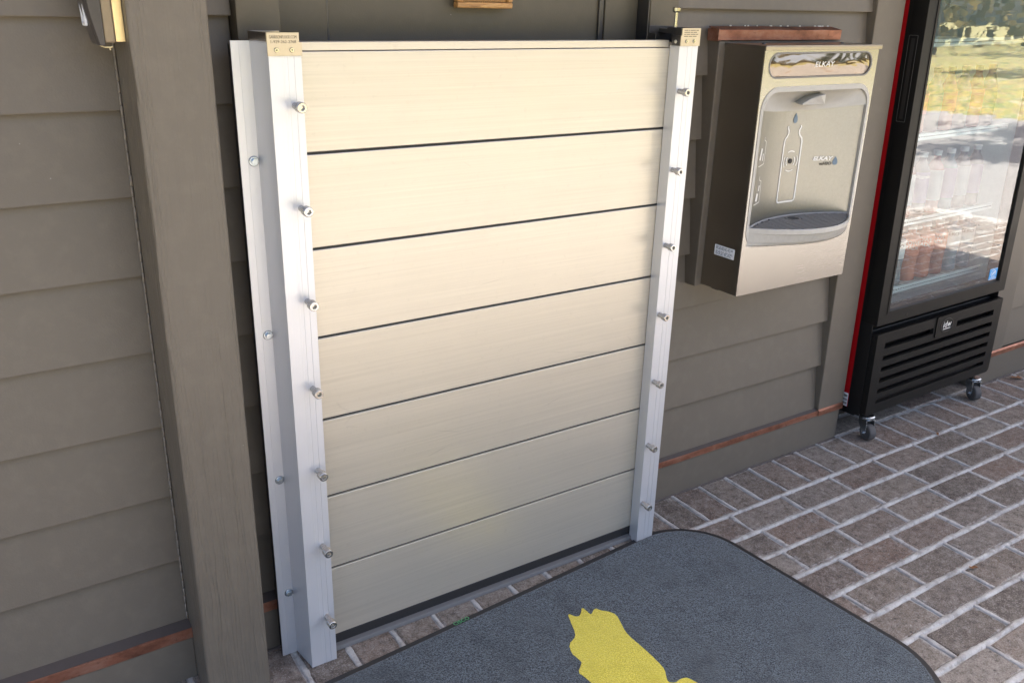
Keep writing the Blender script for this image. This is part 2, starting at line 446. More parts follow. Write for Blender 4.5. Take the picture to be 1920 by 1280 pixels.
M['leaf_far'] = ground_mat('autumn_foliage', [(.3, (.10, .085, .02)), (.5, (.26, .18, .04)), (.75, (.16, .15, .03))], .12, 2)

# ------------------------------------------------------------------ ground beyond the porch
def sheet(name, x0, x1, y0, y1, z, mat, nx=1, ny=1):
    mb = MB()
    vs = [(x0+(x1-x0)*i/nx, y0+(y1-y0)*j/ny, z) for j in range(ny+1) for i in range(nx+1)]
    fs = [(j*(nx+1)+i, j*(nx+1)+i+1, (j+1)*(nx+1)+i+1, (j+1)*(nx+1)+i) for j in range(ny) for i in range(nx)]
    mb.add(vs, fs)
    return mb.build(name, mat, kind='structure')
sheet('ground', -900, 900, -900, 900, -.10, M['lawn'])
# the paved apron round the porch, its outer edge gently curved
edge = []
for i in range(60):
    t = i/59
    edge.append((15.3+.6*math.sin(t*9)-.05*t*12, 9-18*t))
poly = edge + [(14.0, -9.6), (-9, -10.2), (-9, 9)]
mb = MB(); mb.prism(poly, lambda a, b: (a, b, -.06), lambda a, b: (a, b, -.14)); mb.build('pavement', M['pavement'], kind='structure')

# ------------------------------------------------------------------ porch floor of clay pavers
PX0, PX1, PY0 = -3.2, 6.6, -2.6
mb = MB(); mb.box(PX0, PX1, PY0, .95, -.20, -.0035)
floor = mb.build('porch_floor', M['mortar'], kind='structure')
def brick_mesh(L, W, seed):
    rnd = random.Random(seed)
    hx, hy = L/2, W/2
    base = rrect(-hx, hx, -hy, hy, .006, 2)
    pts = []
    n = len(base)
    for i in range(n):            # extra points on the long sides for an uneven outline
        a, b = base[i], base[(i+1) % n]
        pts.append(a)
        if math.dist(a, b) > .05:
            k = 3 if math.dist(a, b) > .15 else 1
            for j in range(1, k+1): t = j/(k+1); pts.append((a[0]+(b[0]-a[0])*t, a[1]+(b[1]-a[1])*t))
    pts = [(x+rnd.uniform(-.0022, .0022), y+rnd.uniform(-.0022, .0022)) for x, y in pts]
    n = len(pts); sc = lambda p, d: (p[0]*(1-d/hx), p[1]*(1-d/hy))
    v = [(*p, -.03) for p in pts]+[(*p, -.0040) for p in pts]+[(*sc(p, .0045), 0) for p in pts]+[(0, 0, 0)]
    f = [(i, (i+1) % n, n+(i+1) % n, n+i) for i in range(n)]+[(n+i, n+(i+1) % n, 2*n+(i+1) % n, 2*n+i) for i in range(n)]
    f += [(2*n+i, 2*n+(i+1) % n, 3*n) for i in range(n)]
    me = bpy.data.meshes.new('brick'); me.from_pydata(v, [], f); me.materials.append(M['brick'])
    for q in me.polygons: q.use_smooth = False
    return me
PITCHX, PITCHY, MORT = .2440, .1131, .0165
STR = [brick_mesh(PITCHX-MORT, PITCHY-MORT, s) for s in range(8)]
HALF = [brick_mesh(.107, .19-.008, 50+s) for s in range(6)]
LONG = [brick_mesh(.107, .236, 70+s) for s in range(6)]
spots = []            # (x, y, mesh, rotation)
SOLD_Y0, SOLD_Y1 = -.068, .118
x = 1.243-.122*38
solds = []
while x < PX1-.1:
    solds.append(x); x += .122
for x in solds:
    cx = x+.061
    if cx < .96: spots.append((cx, -.001, random.choice(LONG), random.choice((0, math.pi))))
    else: spots.append((cx, (SOLD_Y0+SOLD_Y1)/2+random.uniform(-.002, .002), random.choice(HALF), random.choice((0, math.pi))))
rows = []
ROWOFF = [1.81, 1.59, 1.80, 1.675, 1.542, 1.455, 1.333]
k = 0
y = SOLD_Y0
while y-PITCHY > PY0-.02:
    off = ROWOFF[k] if k < len(ROWOFF) else ROWOFF[6]+.118*(k-6)+random.uniform(-.02, .02)
    rows.append((y, off))
    x = off-PITCHX*math.floor((off-PX0)/PITCHX)
    while x+PITCHX < PX1:
        if k == 0 and x < .85: x += PITCHX; continue
        spots.append((x+PITCHX/2+random.uniform(-.003, .003), y-PITCHY/2+random.uniform(-.0015, .0015), random.choice(STR), random.choice((0, math.pi))))
        x += PITCHX
    y -= PITCHY; k += 1
# under the cooler, rows go on into the alcove
k = 0; y = SOLD_Y1
while y < .85:
    x = 2.2
    while x < 3.05:
        spots.append((x-(.12 if k % 2 else 0), y+PITCHY/2, random.choice(STR), 0)); x += PITCHX
    y += PITCHY; k += 1
def vis(p):           # how much a paver shows: nearer to what the picture covers comes first
    x, y = p[0], p[1]
    v = Vector((x, y, 0))-cam.location
    d = v.dot(fw)
    if d < .1: return 99
    u, w = v.dot(rt2)/d, v.dot(up2)/d
    fx, fy = .5776, .385
    out = max(abs(u)-fx, abs(w)-fy, 0)
    under_mat = (-.3 < x < 1.17 and -.93 < y < -.12)
    return out*20 + d*.1 + (6 if under_mat else 0)
order = sorted(spots, key=vis)
rest = MB()
for i, (x, y, me, a) in enumerate(order):
    if i < 290:
        o = bpy.data.objects.new('brick', me); COL.objects.link(o); o.parent = floor
        o.location = (x, y, random.uniform(-.0012, .0008)); o.rotation_euler = (random.uniform(-.004, .004), random.uniform(-.004, .004), a+random.uniform(-.006, .006))
    else:
        rest.add([(v.co.x+x, v.co.y+y, v.co.z) for v in me.vertices], [tuple(p.vertices) for p in me.polygons])
rest.build('brick_field', M['brick'], floor, kind='stuff', fix=False)
# struck mortar beads, a little proud of the pavers
def bead(mb, p0, p1, w, h, seed, step=.011):
    p0, p1 = Vector((*p0, 0)), Vector((*p1, 0)); d = (p1-p0); L = d.length; d.normalize(); nrm = Vector((-d.y, d.x, 0))
    n = max(2, int(L/step)); vs = []; prof = [(-1, -.0045/h), (-.72, .45), (-.3, .95), (.3, .95), (.72, .45), (1, -.0045/h)]
    for i in range(n+1):
        q = p0+d*(L*i/n)
        k = 1+.50*noise.noise((q.x*17+seed, q.y*17, seed))+.38*noise.noise((q.x*62+seed, q.y*62, seed)); j = .0034*noise.noise((q.x*9, q.y*9, seed+7))+.0016*noise.noise((q.x*48, q.y*48, seed+1)); hh = h*max(.15, 1+.9*noise.noise((q.x*23, q.y*23, seed+3))+.4*noise.noise((q.x*80, q.y*80, seed)))
        for a, b in prof:
            vs.append(q+nrm*(a*w*k/2+j)+Vector((0, 0, b*hh if b > 0 else -.006)))
    m = len(prof)
    mb.add(vs, [(i*m+j, i*m+j+1, (i+1)*m+j+1, (i+1)*m+j) for i in range(n) for j in range(m-1)])
mb = MB()
for s, (y, off) in enumerate(rows):
    if y < -1.75: break
    bead(mb, (.97 if s == 0 else -1.2, y), (6.5, y), .0185, .0034, s*3.1)
mb.build('bed_joint_mortar', M['mortar'], floor, smooth=True, fix=False, kind='stuff')
mb = MB()
for s, x in enumerate(solds):
    if x > -.6: bead(mb, (x, SOLD_Y0-.004 if x > .95 else -.117), (x, SOLD_Y1+.002), .015, .0012, s*1.7)
for s, (y, off) in enumerate(rows):
    if y < -1.75: break
    x = off-PITCHX*math.floor((off+1.0)/PITCHX)
    while x < 6.4:
        if s == 0 and x < .95: x += PITCHX; continue
        bead(mb, (x, y-.002), (x+random.uniform(-.004, .004), y-PITCHY+.002), .0165, .0016, s*7+x); x += PITCHX
mb.build('head_joint_mortar', M['mortar'], floor, smooth=True, fix=False, kind='stuff')

# ------------------------------------------------------------------ the building
B = thing('porch_building', 'olive painted clapboard building front with wood grained post, door and copper flashing', 'building')
def part(name, mat, *boxes, bevel=.0025, **kw):
    mb = MB()
    for b in boxes: mb.box(*b)
    return mb.build(name, M[mat] if isinstance(mat, str) else mat, kw.pop('parent', B), bevel=bevel, **kw)
part('wall', 'olive', (-4, -.002, .17, .30, -.1, 2.75), (.968, 2.075, .17, .30, -.1, 2.75), (3.012, 5.4, .17, .30, -.1, 2.75), (-.002, .968, .2, .3, 2.1, 2.75), (2.075, 3.012, .17, .30, 2.12, 2.75), bevel=0)
part('alcove_wall', 'olive', (2.075, 2.083, .302, 1.0, -.1, 2.12), (3.004, 3.012, .302, 1.0, -.1, 2.12), (2.084, 3.003, .95, 1.0, -.1, 2.12), (2.075, 3.012, .305, 1.0, 2.125, 2.15), bevel=0)
part('side_wall', 'olive', (5.3, 5.4, .31, 6, -.1, 2.74), (-4, -3.9, .31, 6, -.1, 2.74), (-4, 5.4, 5.9, 6.0, -.1, 2.73), bevel=0)
part('porch_ceiling', 'ceiling', (-4.4, 6.9, -1.15, .165, 2.752, 2.80), bevel=0)
part('roof', 'olive_door', (-4.5, 7.0, -1.2, 6.2, 2.81, 3.05), bevel=0)

def siding(x0, x1, yb, zs, ztop, back):
    for i, z in enumerate(zs):
        zt = (zs[i+1] if i+1 < len(zs) else ztop)+.022
        t = .0175
        mb = MB(); a, b = x0+random.uniform(0, .0012), x1-random.uniform(0, .0012)
        nx = max(2, int((b-a)/.12))
        ring = [(yb, z), (yb+t+.006, zt), (yb+t+.014, zt), (yb+t+.0005, z)]
        vs = []
        for k in range(nx+1):
            xx = a+(b-a)*k/nx; w = .0016*noise.noise((xx*2.2, z*3, 4)); dz = .0012*noise.noise((xx*1.4, z*5, 9))
            for j, (yy, zz) in enumerate(ring): vs.append((xx, yy+(w if j in (0, 3) else w*.3), zz+(dz if j in (0, 3) else 0)))
        fs = [(k*4+j, k*4+(j+1) % 4, (k+1)*4+(j+1) % 4, (k+1)*4+j) for k in range(nx) for j in range(4)]
        fs += [(3, 2, 1, 0), (nx*4, nx*4+1, nx*4+2, nx*4+3)]
        mb.add(vs, fs); mb.build('siding_board', M['olive'], B, bevel=.0022)
zl = [.148, .313, .484, .657, .831, .998, 1.161, 1.328, 1.495, 1.665, 1.835]
siding(-2.2, -.3185, .113, zl, 2.0, .17)
siding(-.1815, -.099, .113, [.148, .314, .485, .659, .833, 1.002, 1.163, 1.332, 1.5, 1.67, 1.84], 2.0, .17)
zr = [.150, .325, .496, .664, .836, 1.008, 1.179, 1.356, 1.530, 1.70, 1.87]
siding(1.071, 1.949, .130, zr, 2.05, .17)
siding(3.196, 5.3, .135, zr, 2.05, .17)
# board on the corner of the alcove
mb = MB(); mb.prism([(1.950, .149), (2.0905, .149), (2.0375, 2.3), (1.898, 2.3)], lambda a, b: (a, .115, b), lambda a, b: (a, .1695, b)); mb.build('corner_board', M['olive'], B, bevel=.003)
part('alcove_jamb', 'olive', (2.052, 2.0745, .171, .301, .149, 2.3), bevel=.002)
part('corner_board', 'olive', (3.003, 3.195, .125, .301, .149, 2.3), bevel=.003)
# the square post
def post():
    mb = MB(); n = 60; vs = []
    x0, x1, y0, y1 = -.3205, -.1825, -.031, .168
    for i in range(n+1):
        z = -.002+2.755*i/n
        w = lambda s: .0011*noise.noise((z*5, s*9, s))
        vs += [(x0+w(1)-.004+.004*z/1.5, y0+w(2), z), (x1+w(3), y0+w(4), z), (x1+w(5), y1, z), (x0+w(6)-.004+.004*z/1.5, y1, z)]
    fs = [(k*4+j, k*4+(j+1) % 4, (k+1)*4+(j+1) % 4, (k+1)*4+j) for k in range(n) for j in range(4)]+[(3, 2, 1, 0), (n*4, n*4+1, n*4+2, n*4+3)]
    mb.add(vs, fs); return mb.build('post', M['olive_grain'], B, bevel=.006, seg=3)
post()
mb = MB()
for i in range(70):
    z = .15+i*.022; w = .0009*noise.noise((z*30, 1, 1)); mb.cyl((-.3222-.0012+.004*(z/1.5-1)+w, .1105+w, z), (-.3222-.0012+.004*((z+.022)/1.5-1)+w, .1105+w, z+.0225), .0024+w, n=6)
mb.build('caulk', M['caulk'], B, smooth=True, kind='stuff')
# base boards and the copper flashing laid over them
part('baseboard', 'olive', (-2.2, -.3245, .0835, .168, .0, .1385), bevel=.002)
part('baseboard', 'olive', (-.1815, -.06, .0835, .168, .0, .1385), bevel=.002)
part('baseboard', 'olive', (1.072, 2.0835, .120, .168, .0, .1400), bevel=.002)
part('baseboard', 'olive', (3.004, 5.3, .124, .168, .0, .1400), bevel=.002)
def flashing(x0, x1, yf, ybk, zt, zb, cut=None):
    mb = MB(); n = max(2, int((x1-x0)/.05)); vs = []
    for i in range(n+1):
        x = x0+(x1-x0)*i/n; w = .0012*noise.noise((x*9, yf*30, 1)); q = .0014*noise.noise((x*14, 3, 2))
        vs += [(x, ybk, zt+.007), (x, yf+w, zt+q), (x, yf+w-.0006, zb+q), (x, yf+w+.0014, zb+q), (x, yf+w+.0016, zt-.002+q), (x, ybk, zt+.0045)]
    fs = [(k*6+j, k*6+(j+1) % 6, (k+1)*6+(j+1) % 6, (k+1)*6+j) for k in range(n) for j in range(6)]+[(5, 4, 3, 2, 1, 0), tuple(n*6+j for j in range(6))]
    mb.add(vs, fs); fl = mb.build('copper_flashing', M['copper'], B, bevel=.0006)
    if ybk-yf > .01:
        md = MB(); vs = []
        for i in range(n+1):
            x = x0+(x1-x0)*i/n; q = .0014*noise.noise((x*14, 3, 2)); e = .003+.0022*noise.noise((x*22, 8, 1))
            vs += [(x, ybk-.002, zt+.0082+q*.2), (x, yf+e, zt+.0016+q), (x, yf+e, zt+.0004+q), (x, ybk-.002, zt+.0068)]
        md.add(vs, [(k*4+j, k*4+(j+1) % 4, (k+1)*4+(j+1) % 4, (k+1)*4+j) for k in range(n) for j in range(4)]); md.build('ledge_grime', M['grime'], fl)
    return fl
flashing(-2.2, -.3245, .0805, .122, .1420, .1160)
flashing(-.1815, -.0995, .0805, .122, .1420, .1160)
flashing(1.072, 1.9495, .1145, .1425, .1445, .126)
flashing(1.9495, 2.089, .1115, .1148, .1445, .126)
flashing(3.004, 5.3, .1185, .1248, .1445, .126)
# door and its trim
part('door_trim', 'olive_door', (-.098, -.0105, .086, .169, 0, 2.2), bevel=.002)
part('door_trim', 'olive_door', (.974, 1.0705, .101, .169, 0, 2.2), bevel=.002)
part('door_jamb', M['dark_metal'], (.9695, .9735, .104, .2, .02, 2.1), (-.010, -.006, .1, .2, .02, 2.1), bevel=0)
door = part('door', 'olive_door', (-.0055, .112, .146, .19, .03, 2.08), (.862, .969, .146, .19, .03, 2.08), (.112, .862, .146, .19, 1.95, 2.08), (.112, .862, .146, .19, .03, .2), bevel=.002)
part('door_panel', 'olive_door', (.1125, .8615, .158, .188, .2005, 1.9495), bevel=0, parent=door)
part('door_moulding', M['dark_metal'], (.846, .8618, .150, .1578, .2005, 1.9495), (.1122, .120, .152, .1578, .2005, 1.9495), bevel=.003, parent=door)
part('door_sill', 'concrete_sill', (-.016, .9565, -.012, .2, .0005, .0135), bevel=.002)
# the board let into the siding behind the filling station, with its copper cap
part('mounting_board', 'olive', (1.2275, 1.745, .0965, .168, .744, 1.4495), bevel=.003)
def cap():
    mb = MB()
    prof = [(.090, 1.4505), (.0885, 1.478), (.1305, 1.4865), (.1305, 1.4835), (.0905, 1.4755), (.0915, 1.4505)]
    n = 24; vs = []
    for i in range(n+1):
        x = 1.216+(1.728-1.216)*i/n; q = .0011*noise.noise((x*13, 3, 5))
        vs += [(x, y+q, z+q) for y, z in prof]
    mb.add(vs, [(k*6+j, k*6+(j+1) % 6, (k+1)*6+(j+1) % 6, (k+1)*6+j) for k in range(n) for j in range(6)]+[(5, 4, 3, 2, 1, 0), tuple(n*6+j for j in range(6))])
    mb.box(1.2135, 1.2158, .0885, .131, 1.449, 1.481)
    mb.build('copper_cap', M['copper'], B, bevel=.0006)
cap()
mb = MB()
for i in range(26):
    x = 1.24+random.random()*.48; s = random.uniform(.002, .005)
    if x > 1.48 or random.random() < .4: mb.lathe((x, .1275, 1.4868), [(s*.6, -.001), (s, .0008), (s*.5, .0022)], 7)
mb.build('caulk', M['white_ink'], B, smooth=True, kind='stuff')

# ------------------------------------------------------------------ flood barrier
FB = thing('flood_barrier', 'stacked aluminium plank flood barrier bolted across the doorway', 'flood barrier', (.48, 0, 0))
Z0 = .042
def bolt(mb_s, mb_h, c, y0, y1, rs, rh, hl):
    pass
for k in range(7):
    z = Z0+.2*k
    mb = MB(); mb.box(-.075, 1.012, 0, .038, z+.0018, z+.1965)
    pl = mb.build('plank', M['plank'], FB, bevel=.0015)
    mb = MB(); mb.box(-.074, 1.011, .0060, .034, z-.0032, z+.0015); mb.build('seal_strip', M['rubber'], pl)
part('top_rail', 'plank', (-.074, .955, .0015, .034, Z0+1.3980, Z0+1.4145), parent=FB, bevel=.001)
part('bottom_gasket', 'rubber', (-.074, 1.011, .002, .036, .0138, Z0+.0005), parent=FB, bevel=.003)

def hex_bolt(c, ax, parent, L=.023, rs=.0068, rh=.0104, hl=.019, mat='threaded'):
    c = Vector(c); ax = Vector(ax).normalized(); mb = MB()
    mb.cyl(c-ax*.006, c+ax*L, rs, n=18)
    h0 = c+ax*L; h1 = h0+ax*hl
    a = ax.orthogonal().normalized(); b = ax.cross(a); n = 24
    rings = [(rh*.92, 0), (rh, .0015), (rh, hl-.0018), (rh*.9, hl)]
    vs = [h0+ax*z+a*(r*math.cos(2*math.pi*i/n))+b*(r*math.sin(2*math.pi*i/n)) for r, z in rings for i in range(n)]
    fs = [(k*n+i, k*n+(i+1) % n, (k+1)*n+(i+1) % n, (k+1)*n+i) for k in range(3) for i in range(n)]+[tuple(range(n))[::-1]]
    # hexagonal socket: ring from the rim to a hexagon, then down
    o = len(vs); hexr = rh*.56
    for z in (hl, hl-.008):
        for i in range(n):
            t = 2*math.pi*i/n; s = math.pi/3; rr = hexr*math.cos(s/2)/math.cos((t % s)-s/2)
            vs.append(h0+ax*z+a*(rr*math.cos(t))+b*(rr*math.sin(t)))
    fs += [(3*n+i, 3*n+(i+1) % n, o+(i+1) % n, o+i) for i in range(n)]+[(o+i, o+(i+1) % n, o+n+(i+1) % n, o+n+i) for i in range(n)]
    mb.add(vs, fs)
    mb.add([h0+ax*(hl-.0075)+a*(hexr*1.1*math.cos(i*1.0472))+b*(hexr*1.1*math.sin(i*1.0472)) for i in range(6)], [(0, 1, 2, 3, 4, 5)])
    return mb.build('clamp_bolt', M[mat], parent, smooth=False, bevel=.0004)

# left channel: flange on the wall, web, box front with shallow grooves
def channel(prof, name='side_channel', z0=.001, z1=1.4575):
    mb = MB(); n = len(prof)
    mb.prism(prof, lambda a, b: (a, b, z0), lambda a, b: (a, b, z1))
    return mb.build(name, M['channel'], FB, bevel=.0009)
lp = [(-.1275, .0405), (-.112, .0405), (-.112, .0400), (-.1112, .0400), (-.1112, .0405), (-.0905, .0405), (-.0805, -.033), (-.0805, -.0368),
      (-.052, -.0368), (-.0515, -.0362), (-.0440, -.0362), (-.0435, -.0368), (-.0325, -.0368), (-.0322, -.0360), (-.0312, -.0360), (-.0308, -.0368), (-.0165, -.0368), (-.0165, -.0015), (-.0195, -.0015), (-.0195, -.0335), (-.0775, -.0335), (-.0780, .0445), (-.1275, .0445)]
CL = channel(lp)
rp = [(1.0185, -.0368), (1.0000, -.0368), (.9995, -.0362), (.9920, -.0362), (.9915, -.0368), (.9845, -.0368), (.9842, -.0360), (.9832, -.0360), (.9828, -.0368), (.9565, -.0368), (.9565, -.0015), (.9595, -.0015), (.9595, -.0335), (1.0155, -.0335), (1.0155, .0445), (1.066, .0445), (1.066, .0405), (1.0265, .0405), (1.0185, -.033)]
CR = channel(rp, z1=1.4445)
part('backing_strip', 'rubber', (-.120, -.0905, .0450, .0855, .002, 1.45), parent=FB, bevel=0)
for k in range(7):
    z = .141+.2*k
    j = lambda: random.uniform(-.012, .012)
    hex_bolt((-.0355+random.uniform(-.001, .001), -.0368, z+random.uniform(-.003, .003)), (j(), -1, j()), CL, L=random.uniform(.019, .024))
    hex_bolt((.9675+random.uniform(-.001, .001), -.0368, z-.002+random.uniform(-.003, .003)), (-.03+j(), -1, j()), CR, L=random.uniform(.016, .021), rh=.0098, hl=.016)
for z in (1.227, .853, .495, .182):
    mb = MB(); c = Vector((-.1005, .0404, z))
    mb.cyl(c, c+Vector((0, -.0028, 0)), .0112, .0098, n=20)
    mb.cyl(c+Vector((0, -.0026, 0)), c+Vector((0, -.009, 0)), .0072, .0068, n=6)
    mb.build('anchor_screw', M['zinc'], CL, bevel=.0006)
# left end bracket: a folded stainless clip over the channel
mb = MB()
mb.prism([(-.0832, 1.4335), (-.0157, 1.4335), (-.0157, 1.4585), (-.0205, 1.4585), (-.0205, 1.4755), (-.0832, 1.4755)], lambda a, b: (a, -.0415, b), lambda a, b: (a, -.0390, b))
BL = mb.build('end_bracket', M['bracket'], FB, bevel=.0006)
mb = MB(); mb.prism([(-.0835, -.0385), (-.0810, -.0385), (-.0890, .0400), (-.0300, .0400), (-.0300, .0425), (-.0920, .0425)], lambda a, b: (a, b, 1.4590), lambda a, b: (a, b, 1.4755))
mb.build('bracket_side', M['steel_side'], BL, bevel=.0005)
for x in (-.0660, -.0363):
    mb = MB(); c = Vector((x, -.0414, 1.4442))
    mb.cyl(c, c+Vector((0, -.0026, 0)), .0050, .0040, n=16); mb.build('bracket_screw', M['bolt'], BL)
    mb = MB(); mb.cyl(c+Vector((0, -.0024, 0)), c+Vector((0, -.0030, 0)), .0014, n=6); mb.build('screw_socket', M['socket'], BL)
fx = lambda x0, y0, z0, s=1: (lambda u, v, w: (x0+u, y0-w, z0+v))
text_mesh('engraving', 'GARRISONFLOOD.COM', .0080, M['dark_ink'], BL, fx(-.0520, -.0417, 1.4672), width=.053)
text_mesh('engraving', '1-929-262-2768', .0074, M['dark_ink'], BL, fx(-.0520, -.0417, 1.4588), width=.049)
# right end bracket with the screw clamp
mb = MB()
mb.prism([(.9545, 1.4445), (1.0190, 1.4445), (1.0190, 1.4865), (.9575, 1.4865), (.9575, 1.4690), (.9545, 1.4690)], lambda a, b: (a, -.0415, b), lambda a, b: (a, -.0390, b))
BR = mb.build('end_bracket', M['bracket'], FB, bevel=.0006)
part('bracket_side', 'dark_metal', (.9542, .9562, -.0388, -.0100, 1.4447, 1.4690), (.9560, .9585, -.0388, -.0100, 1.4680, 1.4862), parent=BR, bevel=.0005)
part('bracket_back', 'dark_metal', (1.0165, 1.0188, -.0388, .052, 1.4460, 1.4862), (.9300, 1.0160, .0500, .0525, 1.4500, 1.4890), (.9300, .9325, .0250, .0498, 1.4500, 1.4720), parent=BR, bevel=.0005)
for x in (.9735, .9985):
    mb = MB(); c = Vector((x, -.0414, 1.4555))
    mb.cyl(c, c+Vector((0, -.0026, 0)), .0048, .0038, n=16); mb.build('bracket_screw', M['bolt'], BR)
    mb = MB(); mb.cyl(c+Vector((0, -.0024, 0)), c+Vector((0, -.0030, 0)), .0013, n=6); mb.build('screw_socket', M['socket'], BR)
mb = MB(); mb.cyl((.9544, -.026, 1.4545), (.9520, -.026, 1.4545), .0048, n=14); mb.build('bracket_screw', M['bolt'], BR)
mb = MB()
for r, row in enumerate(((9, 3, 12, 6), (14, 5, 8), (4, 9, 11, 5), (10, 8, 9))):
    x = .9635
    for q in row:
        mb.box(x, x+q*.0014, -.0418, -.0416, 1.4805-r*.0047, 1.4822-r*.0047); x += q*.0014+.002
mb.build('engraving', M['dark_ink'], BR, kind='stuff')
CLMP = MB(); CLMP.prism([(-.040, 1.4705), (-.040, 1.4790), (-.012, 1.4815), (-.004, 1.4870), (.016, 1.4870), (.022, 1.4825), (.053, 1.4840), (.053, 1.4740), (.02, 1.4720)], lambda a, b: (.962, a, b), lambda a, b: (.990, a, b))
CLMP = CLMP.build('clamp_bar', M['dark_metal'], FB, bevel=.0012)
mb = MB(); mb.cyl((.976, .006, 1.462), (.976, .006, 1.5245), .0044, n=16); mb.build('clamp_screw', M['bolt'], CLMP, smooth=False)
mb = MB(); mb.lathe((.976, .006, 1.5215), [(.0062, 0), (.0092, .0015), (.0102, .003), (.0102, .0105), (.0094, .0118)], 20); mb.build('screw_head', M['bolt'], CLMP)
mb = MB(); mb.cyl((.976, .006, 1.4500), (.976, .006, 1.4705), .0085, n=18); mb.build('clamp_foot', M['dark_metal'], CLMP, bevel=.001)

# ------------------------------------------------------------------ bottle filling station
WF = thing('bottle_filler', 'stainless steel wall mounted water bottle filling station with oval display', 'water dispenser', (1.4875, .09, .75))
X0, X1, YF, ZB, ZT = 1.2505, 1.7275, -.0500, .7510, 1.4440
cab = MB(); cab.box(X0, X0+.0018, YF+.0022, .0955, ZB, ZT-.004); cab.box(X1-.0018, X1, YF+.0022, .0955, ZB, ZT-.004); cab.box(X0+.002, X1-.002, YF+.0022, .0955, ZB, ZB+.0018)
cab.build('cabinet_side', M['steel_side'], WF, bevel=.0006)
part('cabinet_lid', 'steel_side', (X0-.003, X1+.008, YF-.0045, .0952, ZT-.0022, ZT), (X0-.003, X1+.008, YF-.0045, YF-.0025, ZT-.012, ZT-.0024), (X0-.003, X0-.0012, YF-.0024, .0952, ZT-.010, ZT-.0024), parent=WF, bevel=.0006)
outer = rrect(X0, X1, ZB, ZT-.0035, .0015, 1)
opening = rrect(1.2590, 1.7195, .893, 1.3375, [.05, .05, .058, .062], 8)
oval = rrect(1.2700, 1.7040, 1.3585, 1.4270, .0341, 10)
mb = MB(); plate(mb, outer, [opening[::-1], oval[::-1]], lambda a, b: (a, YF, b), lambda a, b: (a, YF+.0018, b))
mb.build('front_panel', M['steel'], WF, bevel=0)
# bezel ring of the basin
inn = rrect(1.2690, 1.7105, .903, 1.3230, [.042, .042, .046, .050], 8)
mb = MB(); plate(mb, opening, [inn[::-1]], lambda a, b: (a, YF-.0016, b), lambda a, b: (a, YF+.012, b)); mb.build('basin_bezel', M['greyplastic'], WF, bevel=.002)
def yb(x): return -.05+.07*(1-min(1, ((x-1.4895)/.229)**2))
ys = lambda x: max(yb(x), YF+.0055)
# concave back: brushed plate below, moulded cowl above
nx = 40
mb = MB(); vs = []; zz = [.925+.345*j/6 for j in range(7)]
zc = lambda x: 1.2600+.016*((x-1.49)/.22)**2
for i in range(nx+1):
    x = 1.262+(1.717-1.262)*i/nx
    for j in range(7): vs.append((x, ys(x), .925+(zc(x)-.925)*j/6))
mb.add(vs, [(i*7+j, (i+1)*7+j, (i+1)*7+j+1, i*7+j+1) for i in range(nx) for j in range(6)]); mb.build('basin_back', M['steel_matte'], WF, smooth=True)
mb = MB(); vs = []; nj = 8
for i in range(nx+1):
    x = 1.262+(1.717-1.262)*i/nx
    for j in range(nj+1):
        t = j/nj; z = zc(x)+(1.332-zc(x))*t
        y = ys(x)-.004+(YF+.006-ys(x)+.004)*(t**1.9)
        vs.append((x, y, z))
k = nj+1
mb.add(vs, [(i*k+j, (i+1)*k+j, (i+1)*k+j+1, i*k+j+1) for i in range(nx) for j in range(nj)]); mb.build('basin_cowl', M['greyplastic'], WF, smooth=True)
# spout
mb = MB(); mb.prism([(1.474, 1.289), (1.500, 1.303), (1.528, 1.311), (1.560, 1.313), (1.560, 1.284), (1.474, 1.284)], lambda a, b: (a-.03, -.052+.5*abs(a-1.53)*.6, b-.002), lambda a, b: (a-.012, .012, b))
mb.build('spout', M['greyplastic'], WF, bevel=.003)
# the tray under it
def lens(z, fs, bs_, inset=0, n=30):
    a = []; xl, xr = 1.4895-.2215+inset*1.6, 1.4895+.2215-inset*1.6
    for i in range(n+1):
        x = xl+(xr-xl)*i/n; u = (x-1.4895)/.2215
        a.append((x, min(-.046, -.050-fs*(1-u*u)+inset), z))
    for i in range(n+1):
        x = xr-(xr-xl)*i/n
        a.append((x, max(ys(x)*bs_-.0008-inset, -.0455), z))
    return a
mb = MB(); rings = [lens(.9500, .103, 1, .007), lens(.9525, .103, 1, .002), lens(.9500, .103, 1), lens(.9380, .103, 1), lens(.9350, .098, 1), lens(.9120, .088, 1), lens(.9020, .076, 1), lens(.897, .05, 1)]
n = len(rings[0]); vs = [p for r in rings for p in r]
mb.add(vs, [(k*n+i, k*n+(i+1) % n, (k+1)*n+(i+1) % n, (k+1)*n+i) for k in range(len(rings)-1) for i in range(n)])
mb.build('drip_tray', M['greyplastic'], WF, smooth=False)
mb = MB(); r = lens(.9455, .103, 1, .0065); mb.add(r, [tuple(range(len(r)))]); mb.build('tray_well', M['socket'], WF)
mb = MB(); y = -.140
while y < .012:
    # chord of the lens at this y
    xs = [1.4895-.21+.42*i/80 for i in range(81)]
    ok = [x for x in xs if (-.050-.103*(1-((x-1.4895)/.2215)**2)+.010) < y < ys(x)-.010]
    if len(ok) > 4:
        segs = [(ok[0], ok[-1])]
        if abs(y+.022) < .019: segs = [(ok[0], 1.466), (1.512, ok[-1])]
        for a, b in segs:
            if b-a > .01: mb.box(a, b, y-.0034, y+.0034, .9462, .9510)
    y += .0118
for x in (1.31, 1.37, 1.43, 1.555, 1.61, 1.67):
    lo = -.050-.103*(1-((x-1.4895)/.2215)**2)+.010; hi = ys(x)-.010
    if hi-lo > .02: mb.box(x-.002, x+.002, lo, hi, .9461, .9505)
mb.build('drain_grate', M['greydark'], WF, kind='stuff')
